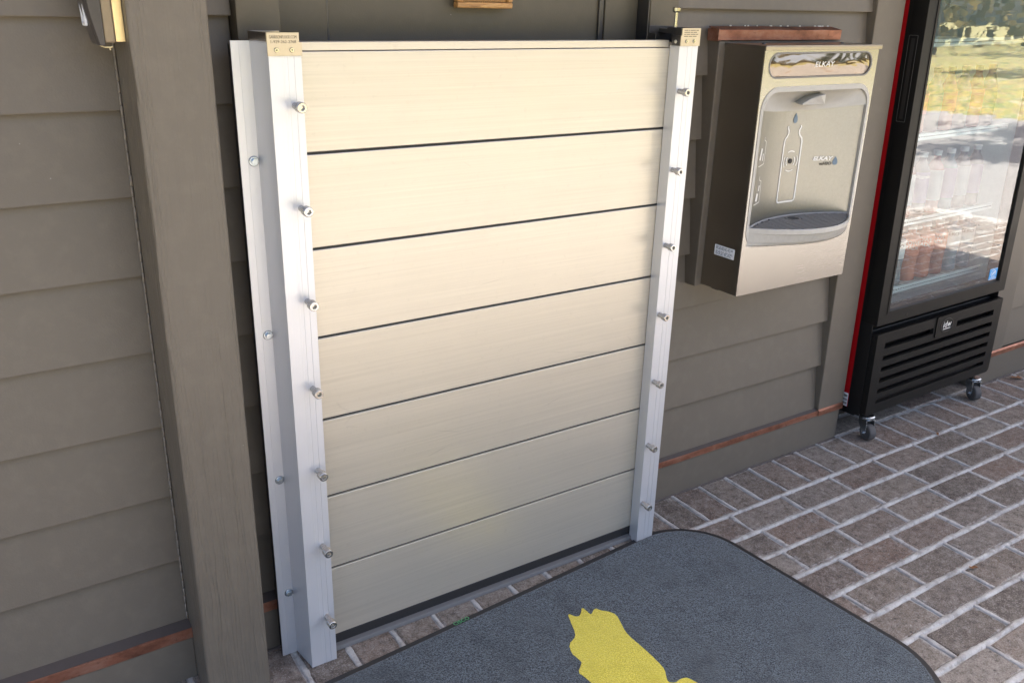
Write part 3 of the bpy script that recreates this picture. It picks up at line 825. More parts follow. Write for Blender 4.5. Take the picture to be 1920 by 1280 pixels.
mb = MB(); mb.cyl((1.489, -.022, .9462), (1.489, -.022, .9516), .0235, n=28); mb.build('drain_ring', M['greydark'], WF, bevel=.001)
mb = MB(); mb.cyl((1.489, -.022, .9510), (1.489, -.022, .9519), .0170, n=28); mb.build('drain_hole', M['socket'], WF)
# oval display, a bulged glossy window in a thin frame
mb = MB(); ring_o = oval; ring_i = rrect(1.2745, 1.6995, 1.3630, 1.4225, .0296, 10)
plate(mb, ring_o, [ring_i[::-1]], lambda a, b: (a, YF-.0012, b), lambda a, b: (a, YF+.004, b)); mb.build('display_frame', M['greydark'], WF, bevel=.0008)
mb = MB(); layers = []
for t, d in ((0, .0), (.25, .0012), (.5, .0024), (.75, .0034), (.97, .0038)):
    s = 1-t; cx, cz = 1.487, 1.3928
    L = rrect(1.2745+.0296*t, 1.6995-.0296*t, 1.3630+.0292*t, 1.4225-.0292*t, max(.0005, .0296*(1-t)), 10)
    layers.append([(a, YF+.002-d, b) for a, b in L])
n = len(layers[0]); mb.add([p for l in layers for p in l], [(k*n+i, k*n+(i+1) % n, (k+1)*n+(i+1) % n, (k+1)*n+i) for k in range(4) for i in range(n)]+[tuple(range(4*n, 5*n))])
mb.build('display', M['display'], WF, smooth=True)
text_mesh('lettering', 'ELKAY', .019, M['white_ink'], WF, lambda u, v, w: (1.4925+u, YF-.0022-w, 1.3935+v), shear=.18, width=.082)
# printed marks on the concave plate
onb = lambda u, v, w=0: (u, ys(u)-.0012-w, v)
def stroke(mb, pts, wd):
    # a flat ribbon along pts on the plate
    P = [Vector((p[0], p[1])) for p in pts]; n = len(P); L = []; Rr = []
    for i in range(n):
        d = (P[min(n-1, i+1)]-P[max(0, i-1)]); d = d.normalized() if d.length else Vector((1, 0)); q = Vector((-d.y, d.x))*(wd/2)
        L.append(P[i]+q); Rr.append(P[i]-q)
    mb.add([onb(*p) for p in L]+[onb(*p) for p in Rr], [(i, i+1, n+i+1, n+i) for i in range(n-1)])
half = [(1.4625, 1.217), (1.4610, 1.212), (1.4665, 1.204), (1.4665, 1.194), (1.4615, 1.187), (1.4540, 1.180), (1.4515, 1.170), (1.4515, 1.08), (1.4515, 1.003), (1.4535, .996), (1.4590, .9935), (1.4895, .9935)]
mb = MB(); stroke(mb, half+[(2*1.4895-x, z) for x, z in half[::-1][1:]], .0048); mb.build('bottle_graphic', M['white_ink'], WF, fix=False)
def drop(mb, cx, cz, w, h):
    pts = []
    for i in range(24):
        t = 2*math.pi*i/24; r = math.sin(t/2)
        pts.append((cx-w/2*math.sin(t)*r**1.1*1.12, cz+h/2*math.cos(t)))
    mb.prism(pts, lambda a, b: onb(a, b, .0002), lambda a, b: onb(a, b, -.0004))
mb = MB(); drop(mb, 1.4895, 1.239, .020, .029); mb.build('drop_mark', M['slate_ink'], WF, fix=False)
mb = MB(); drop(mb, 1.6510, 1.1095, .0175, .026); mb.build('drop_mark', M['slate_ink'], WF, fix=False)
mb = MB()
for r, spans in ((.0295, ((62, 118), (150, 215), (238, 300), (328, 30+360))), (.0185, ((140, 222), (320, 400)))):
    for a0, a1 in spans:
        pts = [(1.4895+r*math.cos(R(a0+(a1-a0)*i/10)), 1.1145+r*math.sin(R(a0+(a1-a0)*i/10))) for i in range(11)]
        stroke(mb, pts, .0030)
mb.build('sensor_mark', M['white_ink'], WF, fix=False)
mb = MB(); mb.cyl((1.4895, ys(1.4895)-.0012, 1.1145), (1.4895, ys(1.4895)-.0026, 1.1145), .0075, n=20); mb.build('sensor', M['socket'], WF)
text_mesh('lettering', 'ELKAY', .0160, M['white_ink'], WF, lambda u, v, w: onb(1.6085+u, 1.1165+v, w), shear=.22, width=.066, bold=.0005)
text_mesh('lettering', 'ezH2O', .0135, M['dark_ink'], WF, lambda u, v, w: onb(1.6205+u, 1.1010+v, w), shear=.2, width=.038, bold=.0003)
mb = MB()
stroke(mb, [(1.331, 1.198), (1.331, 1.190), (1.344, 1.184), (1.3445, 1.150), (1.3435, 1.122), (1.318, 1.119), (1.303, 1.119)], .0028)
stroke(mb, [(1.319, 1.168), (1.314, 1.150), (1.310, 1.136)], .012); stroke(mb, [(1.332, 1.152), (1.331, 1.132)], .006)
stroke(mb, [(1.327, 1.088), (1.327, 1.078), (1.341, 1.073), (1.3435, 1.04), (1.3435, 1.012), (1.318, 1.010), (1.300, 1.010)], .0028)
stroke(mb, [(1.331, 1.062), (1.329, 1.046)], .008); stroke(mb, [(1.323, 1.040), (1.318, 1.018)], .014)
mb.build('icon_graphic', M['white_ink'], WF, fix=False)
# rating label on the side and a tiny foot under it
part('rating_label', 'white_sticker', (X0-.0010, X0-.0002, -.0250, .0525, .8540, .8850), parent=WF, bevel=0)
mb = MB()
for r in range(8):
    y = .047; z = .8805-r*.0032
    if r == 3: continue
    while y > -.012:
        w = random.uniform(.004, .012)
        mb.box(X0-.0013, X0-.0011, y-w, y, z-.0010, z+.0005); y -= w+random.uniform(.002, .006)
mb.build('label_print', M['slate_ink'], WF, kind='stuff')
part('drain_stub', 'rubber', (1.275, 1.292, .045, .075, .738, .7505), parent=WF, bevel=.003)
for x in (1.33, 1.66):
    mb = MB(); mb.lathe((x, .03, ZT+.0002), [(.006, 0), (.0055, .002), (.003, .0032)], 12); mb.build('lid_screw', M['dark_metal'], WF)

# ------------------------------------------------------------------ glass door cooler
FL = Vector((2.5325, .10, 0)); LEAN, RLL = R(-.65), R(-.9)
FR = thing('beverage_cooler', 'black upright glass door drinks cooler with red sides on casters', 'refrigerator', FL)
fp = lambda name, mat, *bx, **kw: part(name, mat, *bx, parent=kw.pop('parent', FR), **kw)
GX0, GX1 = 2.125, 2.945
# cabinet body as liner shell
fp('cabinet', 'liner', (2.150, 2.925, .725, .750, .455, 1.99), (2.128, 2.150, .112, .750, .455, 1.99), (2.925, 2.942, .112, .750, .455, 1.99), (2.128, 2.942, .112, .750, .440, .4545), (2.128, 2.942, .112, .750, 1.9905, 2.03), bevel=0)
fp('side_panel', 'red', (2.1245, 2.1278, .1135, .755, .128, 2.03), bevel=.001)
fp('side_panel', 'red', (2.9422, 2.9455, .1135, .755, .128, 2.03), bevel=.001)
fp('machine_base', 'black_side', (2.130, 2.940, .085, .745, .100, .4395), bevel=.004)
fp('front_trim', 'black_side', (2.1235, 2.1275, .0600, .1133, .112, 2.03), (2.9425, 2.9465, .0600, .1133, .112, 2.03), (2.128, 2.942, .1000, .1118, .445, .475), bevel=.001)
# door
dr = MB(); dz0, dz1 = .4745, 2.0
plate(dr, rrect(2.1225, 2.9475, dz0, dz1, .004, 2), [rrect(2.1800, 2.8900, .5235, 1.94, .002, 1)[::-1]], lambda a, b: (a, .0420, b), lambda a, b: (a, .0985, b))
DR = dr.build('door', M['black'], FR, bevel=.003)
fp('glazing_bead', 'black', (2.1690, 2.1795, .0395, .0418, .5130, 1.95), (2.8905, 2.9010, .0395, .0418, .5130, 1.95), (2.1797, 2.8903, .0395, .0418, .5130, .5232), parent=DR, bevel=.0008)
fp('glass_pane', 'glass', (2.1802, 2.8898, .0480, .0500, .5237, 1.9398), parent=DR, bevel=0)
# recessed grip on the hinge side, drawn by its raised rim
gm = MB(); plate(gm, [(y, z) for y, z in rrect(.0620, .0950, 1.195, 1.470, .003, 2)], [rrect(.0632, .0938, 1.1965, 1.4685, .003, 2)[::-1]], lambda a, b: (2.1216, a, b), lambda a, b: (2.1226, a, b)); gm.build('grip_rim', M['grip'], DR)
fp('grip_groove', 'socket', (2.1219, 2.1224, .072, .085, 1.205, 1.46), parent=DR, bevel=0)
mb = MB(); mb.cyl((2.295, .0418, .4925), (2.295, .0405, .4925), .0045, n=14); mb.build('door_lock', M['socket'], DR)
# lower grille with six rows of louvre openings
GR = thing('grille_root', '', '', (0, 0, 0)) if False else None
gz0, gz1 = .118, .4435
holes = []
rowsz = [(.158, .176), (.199, .218), (.243, .262), (.287, .306), (.331, .350), (.379, .403)]
for i, (a, b) in enumerate(rowsz):
    if i == 5: holes += [rrect(2.180, 2.478, a, b, .002, 1), rrect(2.632, 2.888, a, b, .002, 1)]
    else: holes.append(rrect(2.180, 2.892, a, b, .002, 1))
mb = MB(); plate(mb, rrect(2.1280, 2.9420, gz0, gz1, [.012, .018, .004, .004], 4), [h[::-1] for h in holes], lambda a, b: (a, .0350, b), lambda a, b: (a, .0480, b))
GRL = mb.build('grille', M['black'], FR, bevel=.0028)
for i, (a, b) in enumerate(rowsz):
    for (x0, x1) in ([(2.180, 2.478), (2.632, 2.888)] if i == 5 else [(2.180, 2.892)]):
        mb = MB(); mb.prism([(.0475, b+.004), (.0490, b+.004), (.070, a-.010), (.0685, a-.010)], lambda p, q: (x0-.004, p, q), lambda p, q: (x1+.004, p, q)); mb.build('louvre', M['black'], GRL)
fp('grille_side', 'black', (2.1280, 2.1310, .0482, .0848, .118, .4435), parent=GRL, bevel=.001)
fp('grille_side', 'black', (2.9390, 2.9420, .0482, .0848, .118, .4435), parent=GRL, bevel=.001)
mb = MB(); plate(mb, rrect(2.488, 2.622, .357, .4445, [.012, .012, .002, .002], 4), [], lambda a, b: (a, .0305, b), lambda a, b: (a, .0349, b)); bd = mb.build('badge_plate', M['black'], GRL, bevel=.0015)
mb = MB()
pts = [(2.5545+.041*math.cos(2*math.pi*i/28), .4030+.028*math.sin(2*math.pi*i/28)) for i in range(28)]
plate(mb, pts, [[(2.5545+.038*math.cos(2*math.pi*i/28), .4030+.0255*math.sin(2*math.pi*i/28)) for i in range(28)][::-1]], lambda a, b: (a, .0293, b), lambda a, b: (a, .0304, b)); mb.build('badge_ring', M['dark_metal'], GRL)
text_mesh('lettering', 'idw', .036, M['white_ink'], GRL, lambda u, v, w: (2.5560+u, .0300-w, .4055+v), width=.052, shear=.1)
mb = MB(); mb.box(2.532, 2.580, .0298, .0300, .3865, .3895); mb.build('badge_underline', M['white_ink'], GRL)
# stickers
fp('efficiency_label', 'blue_sticker', (2.8200, 2.8740, .0470, .0478, .5340, .5800), parent=DR, bevel=0)
mb = MB(); plate(mb, [(2.847+.018*math.cos(2*math.pi*i/24), .5595+.0145*math.sin(2*math.pi*i/24)) for i in range(24)], [[(2.847+.0155*math.cos(2*math.pi*i/24), .5595+.0125*math.sin(2*math.pi*i/24)) for i in range(24)][::-1]], lambda a, b: (a, .0466, b), lambda a, b: (a, .0469, b))
mb.box(2.826, 2.868, .0466, .0469, .5405, .5425); mb.box(2.8205, 2.8735, .0466, .0469, .5345, .5360); mb.box(2.8205, 2.8735, .0466, .0469, .578, .5795)
mb.prism([(2.836, .556), (2.85, .566), (2.86, .569), (2.855, .560), (2.842, .553)], lambda a, b: (a, .0466, b), lambda a, b: (a, .0469, b)); mb.build('label_print', M['white_ink'], DR)
fp('serial_label', 'white_sticker', (2.1236, 2.1243, .1160, .1390, .1300, .1830), bevel=0)
mb = MB()
for r in range(3):
    y = .1185
    while y < .136: w = random.uniform(.0006, .0016); mb.box(2.1232, 2.1235, y, y+w, .136+r*.015, .146+r*.015); y += w+random.uniform(.0006, .0012)
mb.build('label_print', M['dark_ink'], FR, kind='stuff')
# casters
def caster(loc, rz, first=None):
    if first: return copy_tree(first, FR)
    root = bpy.data.objects.new('caster', None); COL.objects.link(root); root.parent = FR; root.empty_display_size = .03
    def cp(name, mb, mat, **kw):
        o = mb.build(name, M[mat], None, **kw); o.parent = root; return o
    mb = MB(); mb.lathe((0, 0, .084), [(.026, 0), (.028, .004), (.028, .010), (.024, .013)], 20); cp('swivel', mb, 'zinc', bevel=.001)
    mb = MB()
    for s in (-1, 1):
        mb.prism([(-.020, .0855), (.021, .0855), (.021, .066), (-.003, .024), (-.020, .024), (-.025, .040)], lambda a, b: (a, s*.0205, b), lambda a, b: (a, s*.0180, b))
    mb.box(-.026, .020, -.0205, .0205, .0830, .0856); cp('fork', mb, 'zinc', bevel=.0006)
    mb = MB()
    n = 32; prof = [(.016, -.0145), (.027, -.0155), (.0315, -.012), (.0320, 0), (.0315, .012), (.027, .0155), (.016, .0145)]
    vs = [(-.014+r*math.cos(2*math.pi*i/n), w, .032+r*math.sin(2*math.pi*i/n)) for r, w in prof for i in range(n)]
    mb.add(vs, [(k*n+i, k*n+(i+1) % n, (k+1)*n+(i+1) % n, (k+1)*n+i) for k in range(6) for i in range(n)]+[tuple(range(n)), tuple(range(6*n, 7*n))]); cp('wheel', mb, 'wheel', smooth=False, bevel=.0015)
    mb = MB(); mb.cyl((-.014, -.0235, .032), (-.014, .0235, .032), .0062, n=6); mb.cyl((-.014, .0235, .032), (-.014, .0300, .032), .0042, n=12); cp('axle', mb, 'zinc', bevel=.0006)
    return root
M['wheel'] = plain('dusty_rubber_wheel', (.075, .072, .070), .7)
ca = caster(None, 0)
for i, (x, y, a) in enumerate(((2.180, .058, 257), (2.897, .062, 250), (2.178, .66, 60), (2.895, .66, 75))):
    o = ca if i == 0 else caster(None, 0, ca)
    o.location = Vector((x, y, (-.0005 if i < 2 else -.0065)+(.0055 if x < 2.5 else -.0055)))-FL; o.rotation_euler = (-LEAN, -RLL, R(a-180))
M['led'], _nt, _bs = new_mat('cooler_led'); _bs.inputs['Emission Color'].default_value = (.86, .96, 1, 1); _bs.inputs['Emission Strength'].default_value = 1.6
fp('light_strip', 'led', (2.1525, 2.1600, .1150, .1250, .50, 1.95), bevel=0)  # assumed, unseen strip added to brighten the shelves and bottles
# shelves
for z in (.548, .808, 1.120, 1.44, 1.72):
    mb = MB()
    for i in range(16): x = 2.165+.046*i; mb.cyl((x, .155, z), (x, .70, z), .0022, n=6)
    mb.cyl((2.155, .40, z-.003), (2.92, .40, z-.003), .003, n=6)
    sh = mb.build('shelf', M['rail_white'], FR)
    mb = MB(); mb.box(2.153, 2.921, .146, .1525, z-.014, z+.010); mb.build('shelf_rail', M['rail_white'], sh, bevel=.001)
    mb = MB(); x = 2.165
    while x < 2.915: mb.box(x, x+.0085, .1452, .1459, z-.0025, z+.0005); x += .0150
    mb.build('rail_slots', M['socket'], sh, kind='stuff')
FR.rotation_euler = (LEAN, RLL, 0)
RX = FR.rotation_euler.to_matrix()
def inf(p): return FL+RX@(Vector(p)-FL)

# bottles standing on the cooler shelves
def liquid(name, col): return plain(name, col, .12, 0, .3)
M['liq_orange'] = liquid('orange_drink', (.52, .10, .035)); M['liq_red'] = liquid('dark_red_drink', (.24, .030, .020))
M['liq_blue'] = liquid('pale_blue_drink', (.10, .27, .36)); M['liq_teal'] = liquid('teal_drink', (.05, .17, .21)); M['liq_clear'] = liquid('clear_bottle', (.50, .58, .60))
M['liq_smoke'] = liquid('smoky_bottle', (.10, .11, .11)); M['lab_smoke'] = plain('dull_green_label', (.16, .20, .13), .5)
M['lab_orange'] = plain('orange_label', (.78, .16, .05), .5); M['lab_white'] = plain('white_label', (.80, .84, .82), .5); M['lab_red'] = plain('red_label', (.55, .04, .03), .5); M['lab_purple'] = plain('violet_label', (.14, .11, .24), .5)
M['lab_grey'] = plain('pale_grey_label', (.34, .36, .37), .5)
M['cap_white'] = plain('white_cap', (.75, .75, .75), .4); M['cap_black'] = plain('black_cap', (.03, .03, .03), .4)
def bottle(x, y, z, liq, lab, words, label, group, r=.036, h=.205, l0=.105, l1=.170, ink='white_ink', capm='cap_white'):
    p = inf((x, y, z)); t = thing('drink_bottle', label, 'bottle', p, group)
    mb = MB(); c = p
    mb.lathe(c, [(r*.78, 0), (r*.98, .006), (r, .02), (r*.93, l0*.55), (r, l0), (r, l1), (r*.9, l1+.012), (r*.52, h-.022), (r*.40, h-.016), (r*.40, h)], 24)
    mb.build('bottle_body', M[liq], t, smooth=True)
    mb = MB(); mb.lathe(c, [(r*.46, h-.002), (r*.47, h+.014), (r*.44, h+.016)], 18); mb.build('bottle_cap', M[capm], t)
    mb = MB(); n = 26; rr = r+.0006
    vs = [(c[0]+rr*math.cos(2*math.pi*i/n), c[1]+rr*math.sin(2*math.pi*i/n), c[2]+q) for q in (l0, l1) for i in range(n)]
    mb.add(vs, [(i, (i+1) % n, n+(i+1) % n, n+i) for i in range(n)]); mb.build('bottle_label', M[lab], t, smooth=True)
    a0 = math.atan2(-1.75-c[1], -.645-c[0])+random.uniform(-.1, .35)
    for k, wd in enumerate(words):
        def wrap(u, v, w, k=k):
            a = a0+u/rr
            return (c[0]+(rr+.0006+w)*math.cos(a), c[1]+(rr+.0006+w)*math.sin(a), c[2]+l1-.016-k*.019+v)
        text_mesh('lettering', wd, .0215, M[ink], t, wrap, spacing=.95)
    t.rotation_euler = (LEAN, RLL, 0); return t
g1 = 'bottles on the lowest cooler shelf'
row1 = [(2.232, 'liq_teal', 'lab_white', ['ZERO'], 'dark_ink'), (2.318, 'liq_clear', 'lab_white', ['ZERO'], 'dark_ink'), (2.404, 'liq_teal', 'lab_white', ['ZERO'], 'dark_ink'),
        (2.496, 'liq_orange', 'lab_orange', ['POWE', 'RADE'], 'white_ink'), (2.588, 'liq_orange', 'lab_orange', ['POWE', 'RADE'], 'white_ink'), (2.676, 'liq_red', 'lab_orange', ['POWE', 'RADE'], 'white_ink'),
        (2.768, 'liq_blue', 'lab_white', ['ZERO'], 'dark_ink'), (2.866, 'liq_blue', 'lab_white', ['ZERO'], 'dark_ink')]
for x, lq, lb, w, ink in row1:
    what = {'liq_orange': 'orange sports drink bottle with orange label on the lowest cooler shelf', 'liq_red': 'dark red sports drink bottle with orange label on the lowest cooler shelf',
            'liq_teal': 'dark teal drink bottle with white label on the lowest cooler shelf', 'liq_clear': 'clear drink bottle with white label on the lowest cooler shelf', 'liq_blue': 'pale blue drink bottle with white label on the lowest cooler shelf'}[lq]
    bottle(x, .205, .5515, lq, lb, w, what, {'liq_orange': 'orange bottles on the lowest cooler shelf', 'liq_teal': 'teal bottles on the lowest cooler shelf', 'liq_blue': 'pale blue bottles on the lowest cooler shelf'}.get(lq), ink=ink)
for i in range(8):
    x = 2.225+.088*i; lq = ['liq_smoke', 'liq_teal', 'liq_red', 'liq_smoke', 'liq_red', 'liq_teal', 'liq_smoke', 'liq_smoke'][i]
    bottle(x, .205, .8115, lq, 'lab_purple' if i % 2 else 'lab_grey', ['vitamin'] if i in (1, 3) else [], ('violet' if i % 2 else 'pale grey')+' labelled drink bottle with white cap on the second cooler shelf', ('violet' if i % 2 else 'pale grey')+' labelled bottles on the second cooler shelf', r=.033, h=.22, l0=.05, l1=.165, capm='cap_white')
for i in range(8):
    x = 2.225+.088*i
    bottle(x, .205, 1.1235, ['liq_red', 'liq_smoke'][i % 2], ['lab_red', 'lab_smoke'][i % 2], [], ['dark red', 'smoky grey'][i % 2]+' slim drink bottle with black cap on the third cooler shelf', ['dark red', 'smoky grey'][i % 2]+' slim bottles on the third cooler shelf', r=.031, h=.21, l0=.07, l1=.14, capm='cap_black')

# ------------------------------------------------------------------ door mat
MA = math.atan(.078)
DM = thing('door_mat', 'charcoal blue carpet door mat with yellow emblem and black rubber edge', 'door mat', (.46, -.50, 0))
def matpt(u, v):      # u along the long edge from the far right corner, v towards the viewer
    return (1.199-u*math.cos(MA)+v*math.sin(MA), -.004-u*math.sin(MA)-v*math.cos(MA))
def mat_ring(inset, z):
    out = []
    for a, b in rrect(-1.52+inset, -inset, -.965+inset, -inset, [.05, .24-inset, .20-inset, .05], 12):
        x, y = matpt(-a, -b)
        w = .0035*noise.noise((x*4, y*4, 2)); out.append((x+w, y+w, z+.0012*max(0, noise.noise((x*5, y*5, 8)))))
    return out
def ring_mesh(rings, cap=True):
    mb = MB(); n = len(rings[0]); mb.add([p for r in rings for p in r], [(k*n+i, k*n+(i+1) % n, (k+1)*n+(i+1) % n, (k+1)*n+i) for k in range(len(rings)-1) for i in range(n)]); return mb
zb = .0036
mb = ring_mesh([mat_ring(0, zb), mat_ring(.001, zb+.0028), mat_ring(.0165, zb+.0034), mat_ring(.0185, zb+.0014)]); mb.build('rubber_border', M['rubber'], DM, smooth=False)
r0 = mat_ring(.0170, zb+.0012); r1 = mat_ring(.0178, zb+.0058); r2 = mat_ring(.0235, zb+.0074)
mb = ring_mesh([r0, r1, r2]); n = len(r2); mb.add(r2, [tuple(t) for t in tessellate_polygon([[Vector(p) for p in r2]])]); mb.build('carpet', M['carpet'], DM, smooth=False)
bird = [(.571,-.205),(.581,-.228),(.595,-.232),(.621,-.204),(.621,-.232),(.622,-.244),(.648,-.226),(.656,-.244),(.669,-.254),(.681,-.278),(.668,-.315),(.657,-.344),(.655,-.372),(.656,-.406),(.656,-.445),(.654,-.476),(.65,-.505),(.637,-.523),(.628,-.541),(.641,-.551),(.663,-.548),(.678,-.552),(.684,-.567),(.692,-.60),(.70,-.66),(.66,-.72),(.58,-.71),(.52,-.62),(.485,-.52),(.468,-.447),(.466,-.419),(.461,-.40),(.491,-.377),(.491,-.366),(.488,-.337),(.502,-.307),(.534,-.292),(.544,-.276),(.555,-.247)]
def chaikin(p, c=.22):
    o = []
    for i in range(len(p)):
        a, b = p[i], p[(i+1) % len(p)]
        o += [(a[0]+(b[0]-a[0])*c, a[1]+(b[1]-a[1])*c), (a[0]+(b[0]-a[0])*(1-c), a[1]+(b[1]-a[1])*(1-c))]
    return o
bird = chaikin(bird)
fz = []
for (ax, ay), (bx, by) in zip(bird, bird[1:]+bird[:1]):
    kk = max(1, int(math.hypot(bx-ax, by-ay)/.0022))
    for i in range(kk): fz.append((ax+(bx-ax)*i/kk+random.uniform(-.0005, .0005), ay+(by-ay)*i/kk+random.uniform(-.0005, .0005)))
bird = fz
mb = MB(); mb.prism(bird, lambda a, b: (a, b, zb+.0088), lambda a, b: (a, b, zb+.0060)); mb.build('emblem', M['carpet_y'], DM)
M['green_ink'] = plain('green_ink', (.10, .38, .16), .6)
text_mesh('lettering', 'CISCO', .017, M['green_ink'], DM, lambda u, v, w: (.315+u*math.cos(MA)-v*math.sin(MA), -.0820+u*math.sin(MA)+v*math.cos(MA), zb+.0046+w), width=.048)

# ------------------------------------------------------------------ card reader on the side of the post
CRD = thing('card_reader', 'dark oblong access card reader on brass coloured backing fixed to post', 'card reader', (-.35, .03, 1.455))
part('backing_plate', 'brass', (-.3385, -.3215, -.002, .078, 1.4565, 1.66), parent=CRD, bevel=.001) if False else None
M['brass'] = brushed('satin_brass_plate', (.78, .62, .36), .28, .42, (30, 30, 2), .05, .03)  # golden reflection of the sunlit yard put into the base colour
M['bronze'] = plain('bronze_plastic', (.24, .19, .125), .38, .35)
M['reader'] = plain('dark_brown_plastic', (.048, .042, .040), .35)
part('backing_plate', 'brass', (-.3375, -.3215, -.002, .078, 1.4580, 1.66), parent=CRD, bevel=.0008)
part('reader_base', 'bronze', (-.3560, -.3377, -.004, .080, 1.4565, 1.662), parent=CRD, bevel=.003)
mb = MB(); vs = []; n = 14
for i in range(n+1):
    z = 1.4520+.215*i/n; u = min(1, i/n*2.2); d = .010+.017*math.sin(u*math.pi/2)
    vs += [(-.3562, -.006, z), (-.3562-d*.8, -.004, z), (-.3562-d, .010, z), (-.3562-d, .066, z), (-.3562-d*.8, .082, z), (-.3562, .084, z)]
mb.add(vs, [(k*6+j, k*6+(j+1) % 6, (k+1)*6+(j+1) % 6, (k+1)*6+j) for k in range(n) for j in range(6)]+[(5, 4, 3, 2, 1, 0), tuple(n*6+j for j in range(6))]); RC = mb.build('reader_cover', M['reader'], CRD, bevel=.0015)
mb = MB(); plate(mb, rrect(.022, .054, 1.4830, 1.64, .004, 3), [rrect(.026, .050, 1.4880, 1.636, .003, 3)[::-1]], lambda a, b: (-.3562-.0235-.0035*min(1, (b-1.48)/.04), a, b), lambda a, b: (-.3562-.0200, a, b)); mb.build('light_frame', M['white_sticker'], CRD)
mb = MB(); mb.add([(-.3650+.001*i, .02+.004*i, 1.4522-.0015*(i % 3)) for i in range(2)], [])
for a, b in (((-.362, .012, 1.4515), (-.356, .004, 1.4490)), ((-.356, .004, 1.4490), (-.3475, .001, 1.4492)), ((-.349, .001, 1.4492), (-.3485, -.001, 1.4445)), ((-.3475, .001, 1.4492), (-.344, -.001, 1.4500))): mb.cyl(a, b, .0013, n=7)
M['nest'] = plain('pale_mud_nest', (.62, .52, .30), .8)
mb.build('dried_caulk', M['nest'], CRD)

# ------------------------------------------------------------------ small carved sign on the door
SG = thing('wooden_sign', 'small carved wooden frame sign hanging on the olive door', 'sign', (.49, .14, 1.52))
part('frame_bar', 'wood', (.4205, .570, .128, .1495, 1.5215, 1.5345), parent=SG, bevel=.003)
part('frame_bar', 'wood', (.4205, .4335, .128, .1495, 1.5348, 1.75), parent=SG, bevel=.003)
part('frame_bar', 'wood', (.557, .570, .128, .1495, 1.5348, 1.75), parent=SG, bevel=.003)
part('frame_bar', 'wood', (.4205, .570, .128, .1495, 1.7503, 1.763), parent=SG, bevel=.003)
mb = MB(); mb.box(.4337, .5568, .140, .1575, 1.5347, 1.7501)
for i in range(22): x = .4365+.0053*i; mb.box(x, x+.0028, .1375, .1399, 1.536, 1.749)
mb.build('carved_panel', M['wood'], SG)

# ------------------------------------------------------------------ a few dry bits on the pavers
M['litter'] = plain('dry_litter', (.13, .09, .055), .8)
M['dryleaf'] = plain('dry_leaf', (.20, .085, .03), .7)
def leaf(x, y, s, a, label, cols='dryleaf'):
    mb = MB(); pts = []
    for i in range(12):
        t = 2*math.pi*i/12; r = s*(.55+.45*abs(math.cos(t)))*(1+.25*math.sin(5*t)); pts.append((r*math.cos(t), r*.55*math.sin(t)))
    vs = []
    for k in (0, .0008):
        for p, q in pts:
            X = x+p*math.cos(a)-q*math.sin(a); Y = y+p*math.sin(a)+q*math.cos(a); vs.append((X, Y, .0045+k+.5*abs(q)+.002*math.sin(p*300)))
    n = 12; mb.add(vs, [tuple(range(n))[::-1], tuple(range(n, 2*n))]+[(i, (i+1) % n, n+(i+1) % n, n+i) for i in range(n)])
    o = mb.build('dry_leaf', M[cols]); o['label'] = label; o['category'] = 'leaf'; return o
leaf(2.45, -.075, .012, .7, 'curled rusty brown dry leaf lying on mortar in front of the cooler')
leaf(3.28, .075, .028, 2.6, 'flat tan dry leaf beside the baseboard right of the cooler')
leaf(1.735, -.655, .014, -.5, 'thin dark twig like leaf sliver on the open brick paving')

rnd = random.Random(21); mb = MB()
for i in range(70):
    x, y = rnd.uniform(.95, 3.4), rnd.uniform(-1.1, .10)
    if x < 1.27 and y < 0: continue
    a = rnd.uniform(0, 6.28); L = rnd.choice((.003, .004, .006, .012, .02)); z = .0042
    mb.cyl((x, y, z), (x+L*math.cos(a), y+L*math.sin(a), z+rnd.uniform(-.0005, .002)), rnd.uniform(.0006, .0013), .0005, n=5)
o = mb.build('floor_litter', M['litter'], kind='stuff', fix=False); o['label'] = 'fine dry twigs and grit scattered over the brick paving'; o['category'] = 'litter'
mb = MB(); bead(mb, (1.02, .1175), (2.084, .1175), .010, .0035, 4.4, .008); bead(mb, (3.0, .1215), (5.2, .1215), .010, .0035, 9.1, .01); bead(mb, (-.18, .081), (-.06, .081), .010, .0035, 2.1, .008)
mb.build('joint_dirt', M['grime'], floor, fix=False, kind='stuff')  # dark bead is both dirt and a painted contact shadow at the wall foot
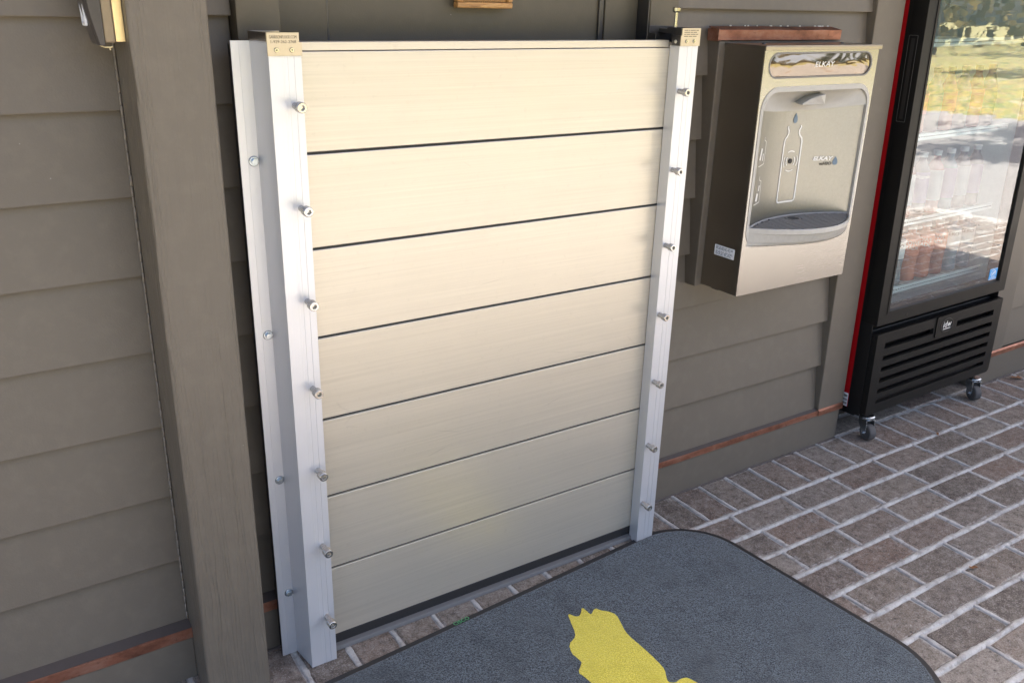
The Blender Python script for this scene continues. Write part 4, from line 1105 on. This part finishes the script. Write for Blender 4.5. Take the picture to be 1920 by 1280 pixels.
# ------------------------------------------------------------------ trees on the lawn (seen mirrored in the cooler glass, and shading the paving)
def tree_mesh(seed, h, cr, leaves):
    rnd = random.Random(seed); tb = MB(); n = 9
    pts = [(Vector((.25*noise.noise((z*.4, seed, 1))*z*.3, .25*noise.noise((z*.4, seed, 5))*z*.3, z)), .26*(1-z/h*.85)) for z in [h*i/10 for i in range(11)]]
    for (a, r0), (b, r1) in zip(pts, pts[1:]): tb.cyl(a, b, r0, r1, n, caps=False)
    tips = []
    for i in range(16):
        z = h*rnd.uniform(.42, .95); a = rnd.uniform(0, 6.283); L = cr*rnd.uniform(.5, 1)*(1.15-.7*(z/h-.42)/.58)
        p0 = Vector((0, 0, z)); p1 = p0+Vector((math.cos(a)*L, math.sin(a)*L, L*rnd.uniform(.1, .5))); tb.cyl(p0, p1, .06, .015, 5, caps=False)
        tips += [p0.lerp(p1, t) for t in (.5, .75, 1)]
    lb = MB()
    for i in range(leaves):
        c = rnd.choice(tips); p = c+Vector((rnd.gauss(0, .42), rnd.gauss(0, .42), rnd.gauss(0, .30)))
        d = Vector((rnd.gauss(0, 1), rnd.gauss(0, 1), rnd.gauss(0, .6))).normalized()*rnd.uniform(.09, .2); e = d.orthogonal().normalized()*rnd.uniform(.05, .11)
        lb.add([p-d, p+e, p+d, p-e], [(0, 1, 2, 3)])
    return tb, lb
TREES = []
for s in (3, 8):
    tb, lb = tree_mesh(s, 9.5, 3.0, 3200)
    t = thing('lawn_tree', 'tall leafy tree standing on the dry lawn beyond the paving', 'tree', (0, 0, 0), 'trees on the lawn')
    tb.build('trunk', M['bark'], t, smooth=True, fix=False); lb.build('crown', M['leaf'], t, fix=False); TREES.append(t)
SPOT = [(14.5, 1.8), (16.5, -2.4), (13.6, 6.5), (19, 3), (25, 6), (31, -21), (36, -13), (44, -27), (52, -24), (60, -38), (47, -16), (12, -21), (3, -24), (-6, -26), (20, -30), (72, -36), (68, -46), (28, -34), (-14, -20), (38, -45)]
for i, (x, y) in enumerate(SPOT):
    o = TREES[i] if i < 2 else copy_tree(TREES[i % 2])
    o.location = (x, y, -.1); o.rotation_euler = (0, 0, random.uniform(0, 6.28)); s = random.uniform(.85, 1.2); o.scale = (s, s, s)

# unseen wood added to cover low sky and warm the plank reflections
rnd = random.Random(5); mb = MB()
for i in range(22000):
    az = R(rnd.uniform(-115, 40)); rr = rnd.uniform(62, 92)
    top = 9+4*noise.noise((az*9, 2, 0))+3*noise.noise((az*31, 7, 0))
    p = Vector((rr*math.cos(az), rr*math.sin(az), top*rnd.random()**.8)); q = rnd.uniform(.25, .6)
    d = Vector((rnd.gauss(0, 1), rnd.gauss(0, 1), rnd.gauss(0, .6))).normalized()*q; e = d.orthogonal().normalized()*q*.7
    mb.add([p-d, p+e, p+d, p-e], [(0, 1, 2, 3)])
o = mb.build('far_wood', M['leaf_far'], kind='stuff', fix=False); o['label'] = 'golden green wood along the far side of the lawn'; o['category'] = 'wood'
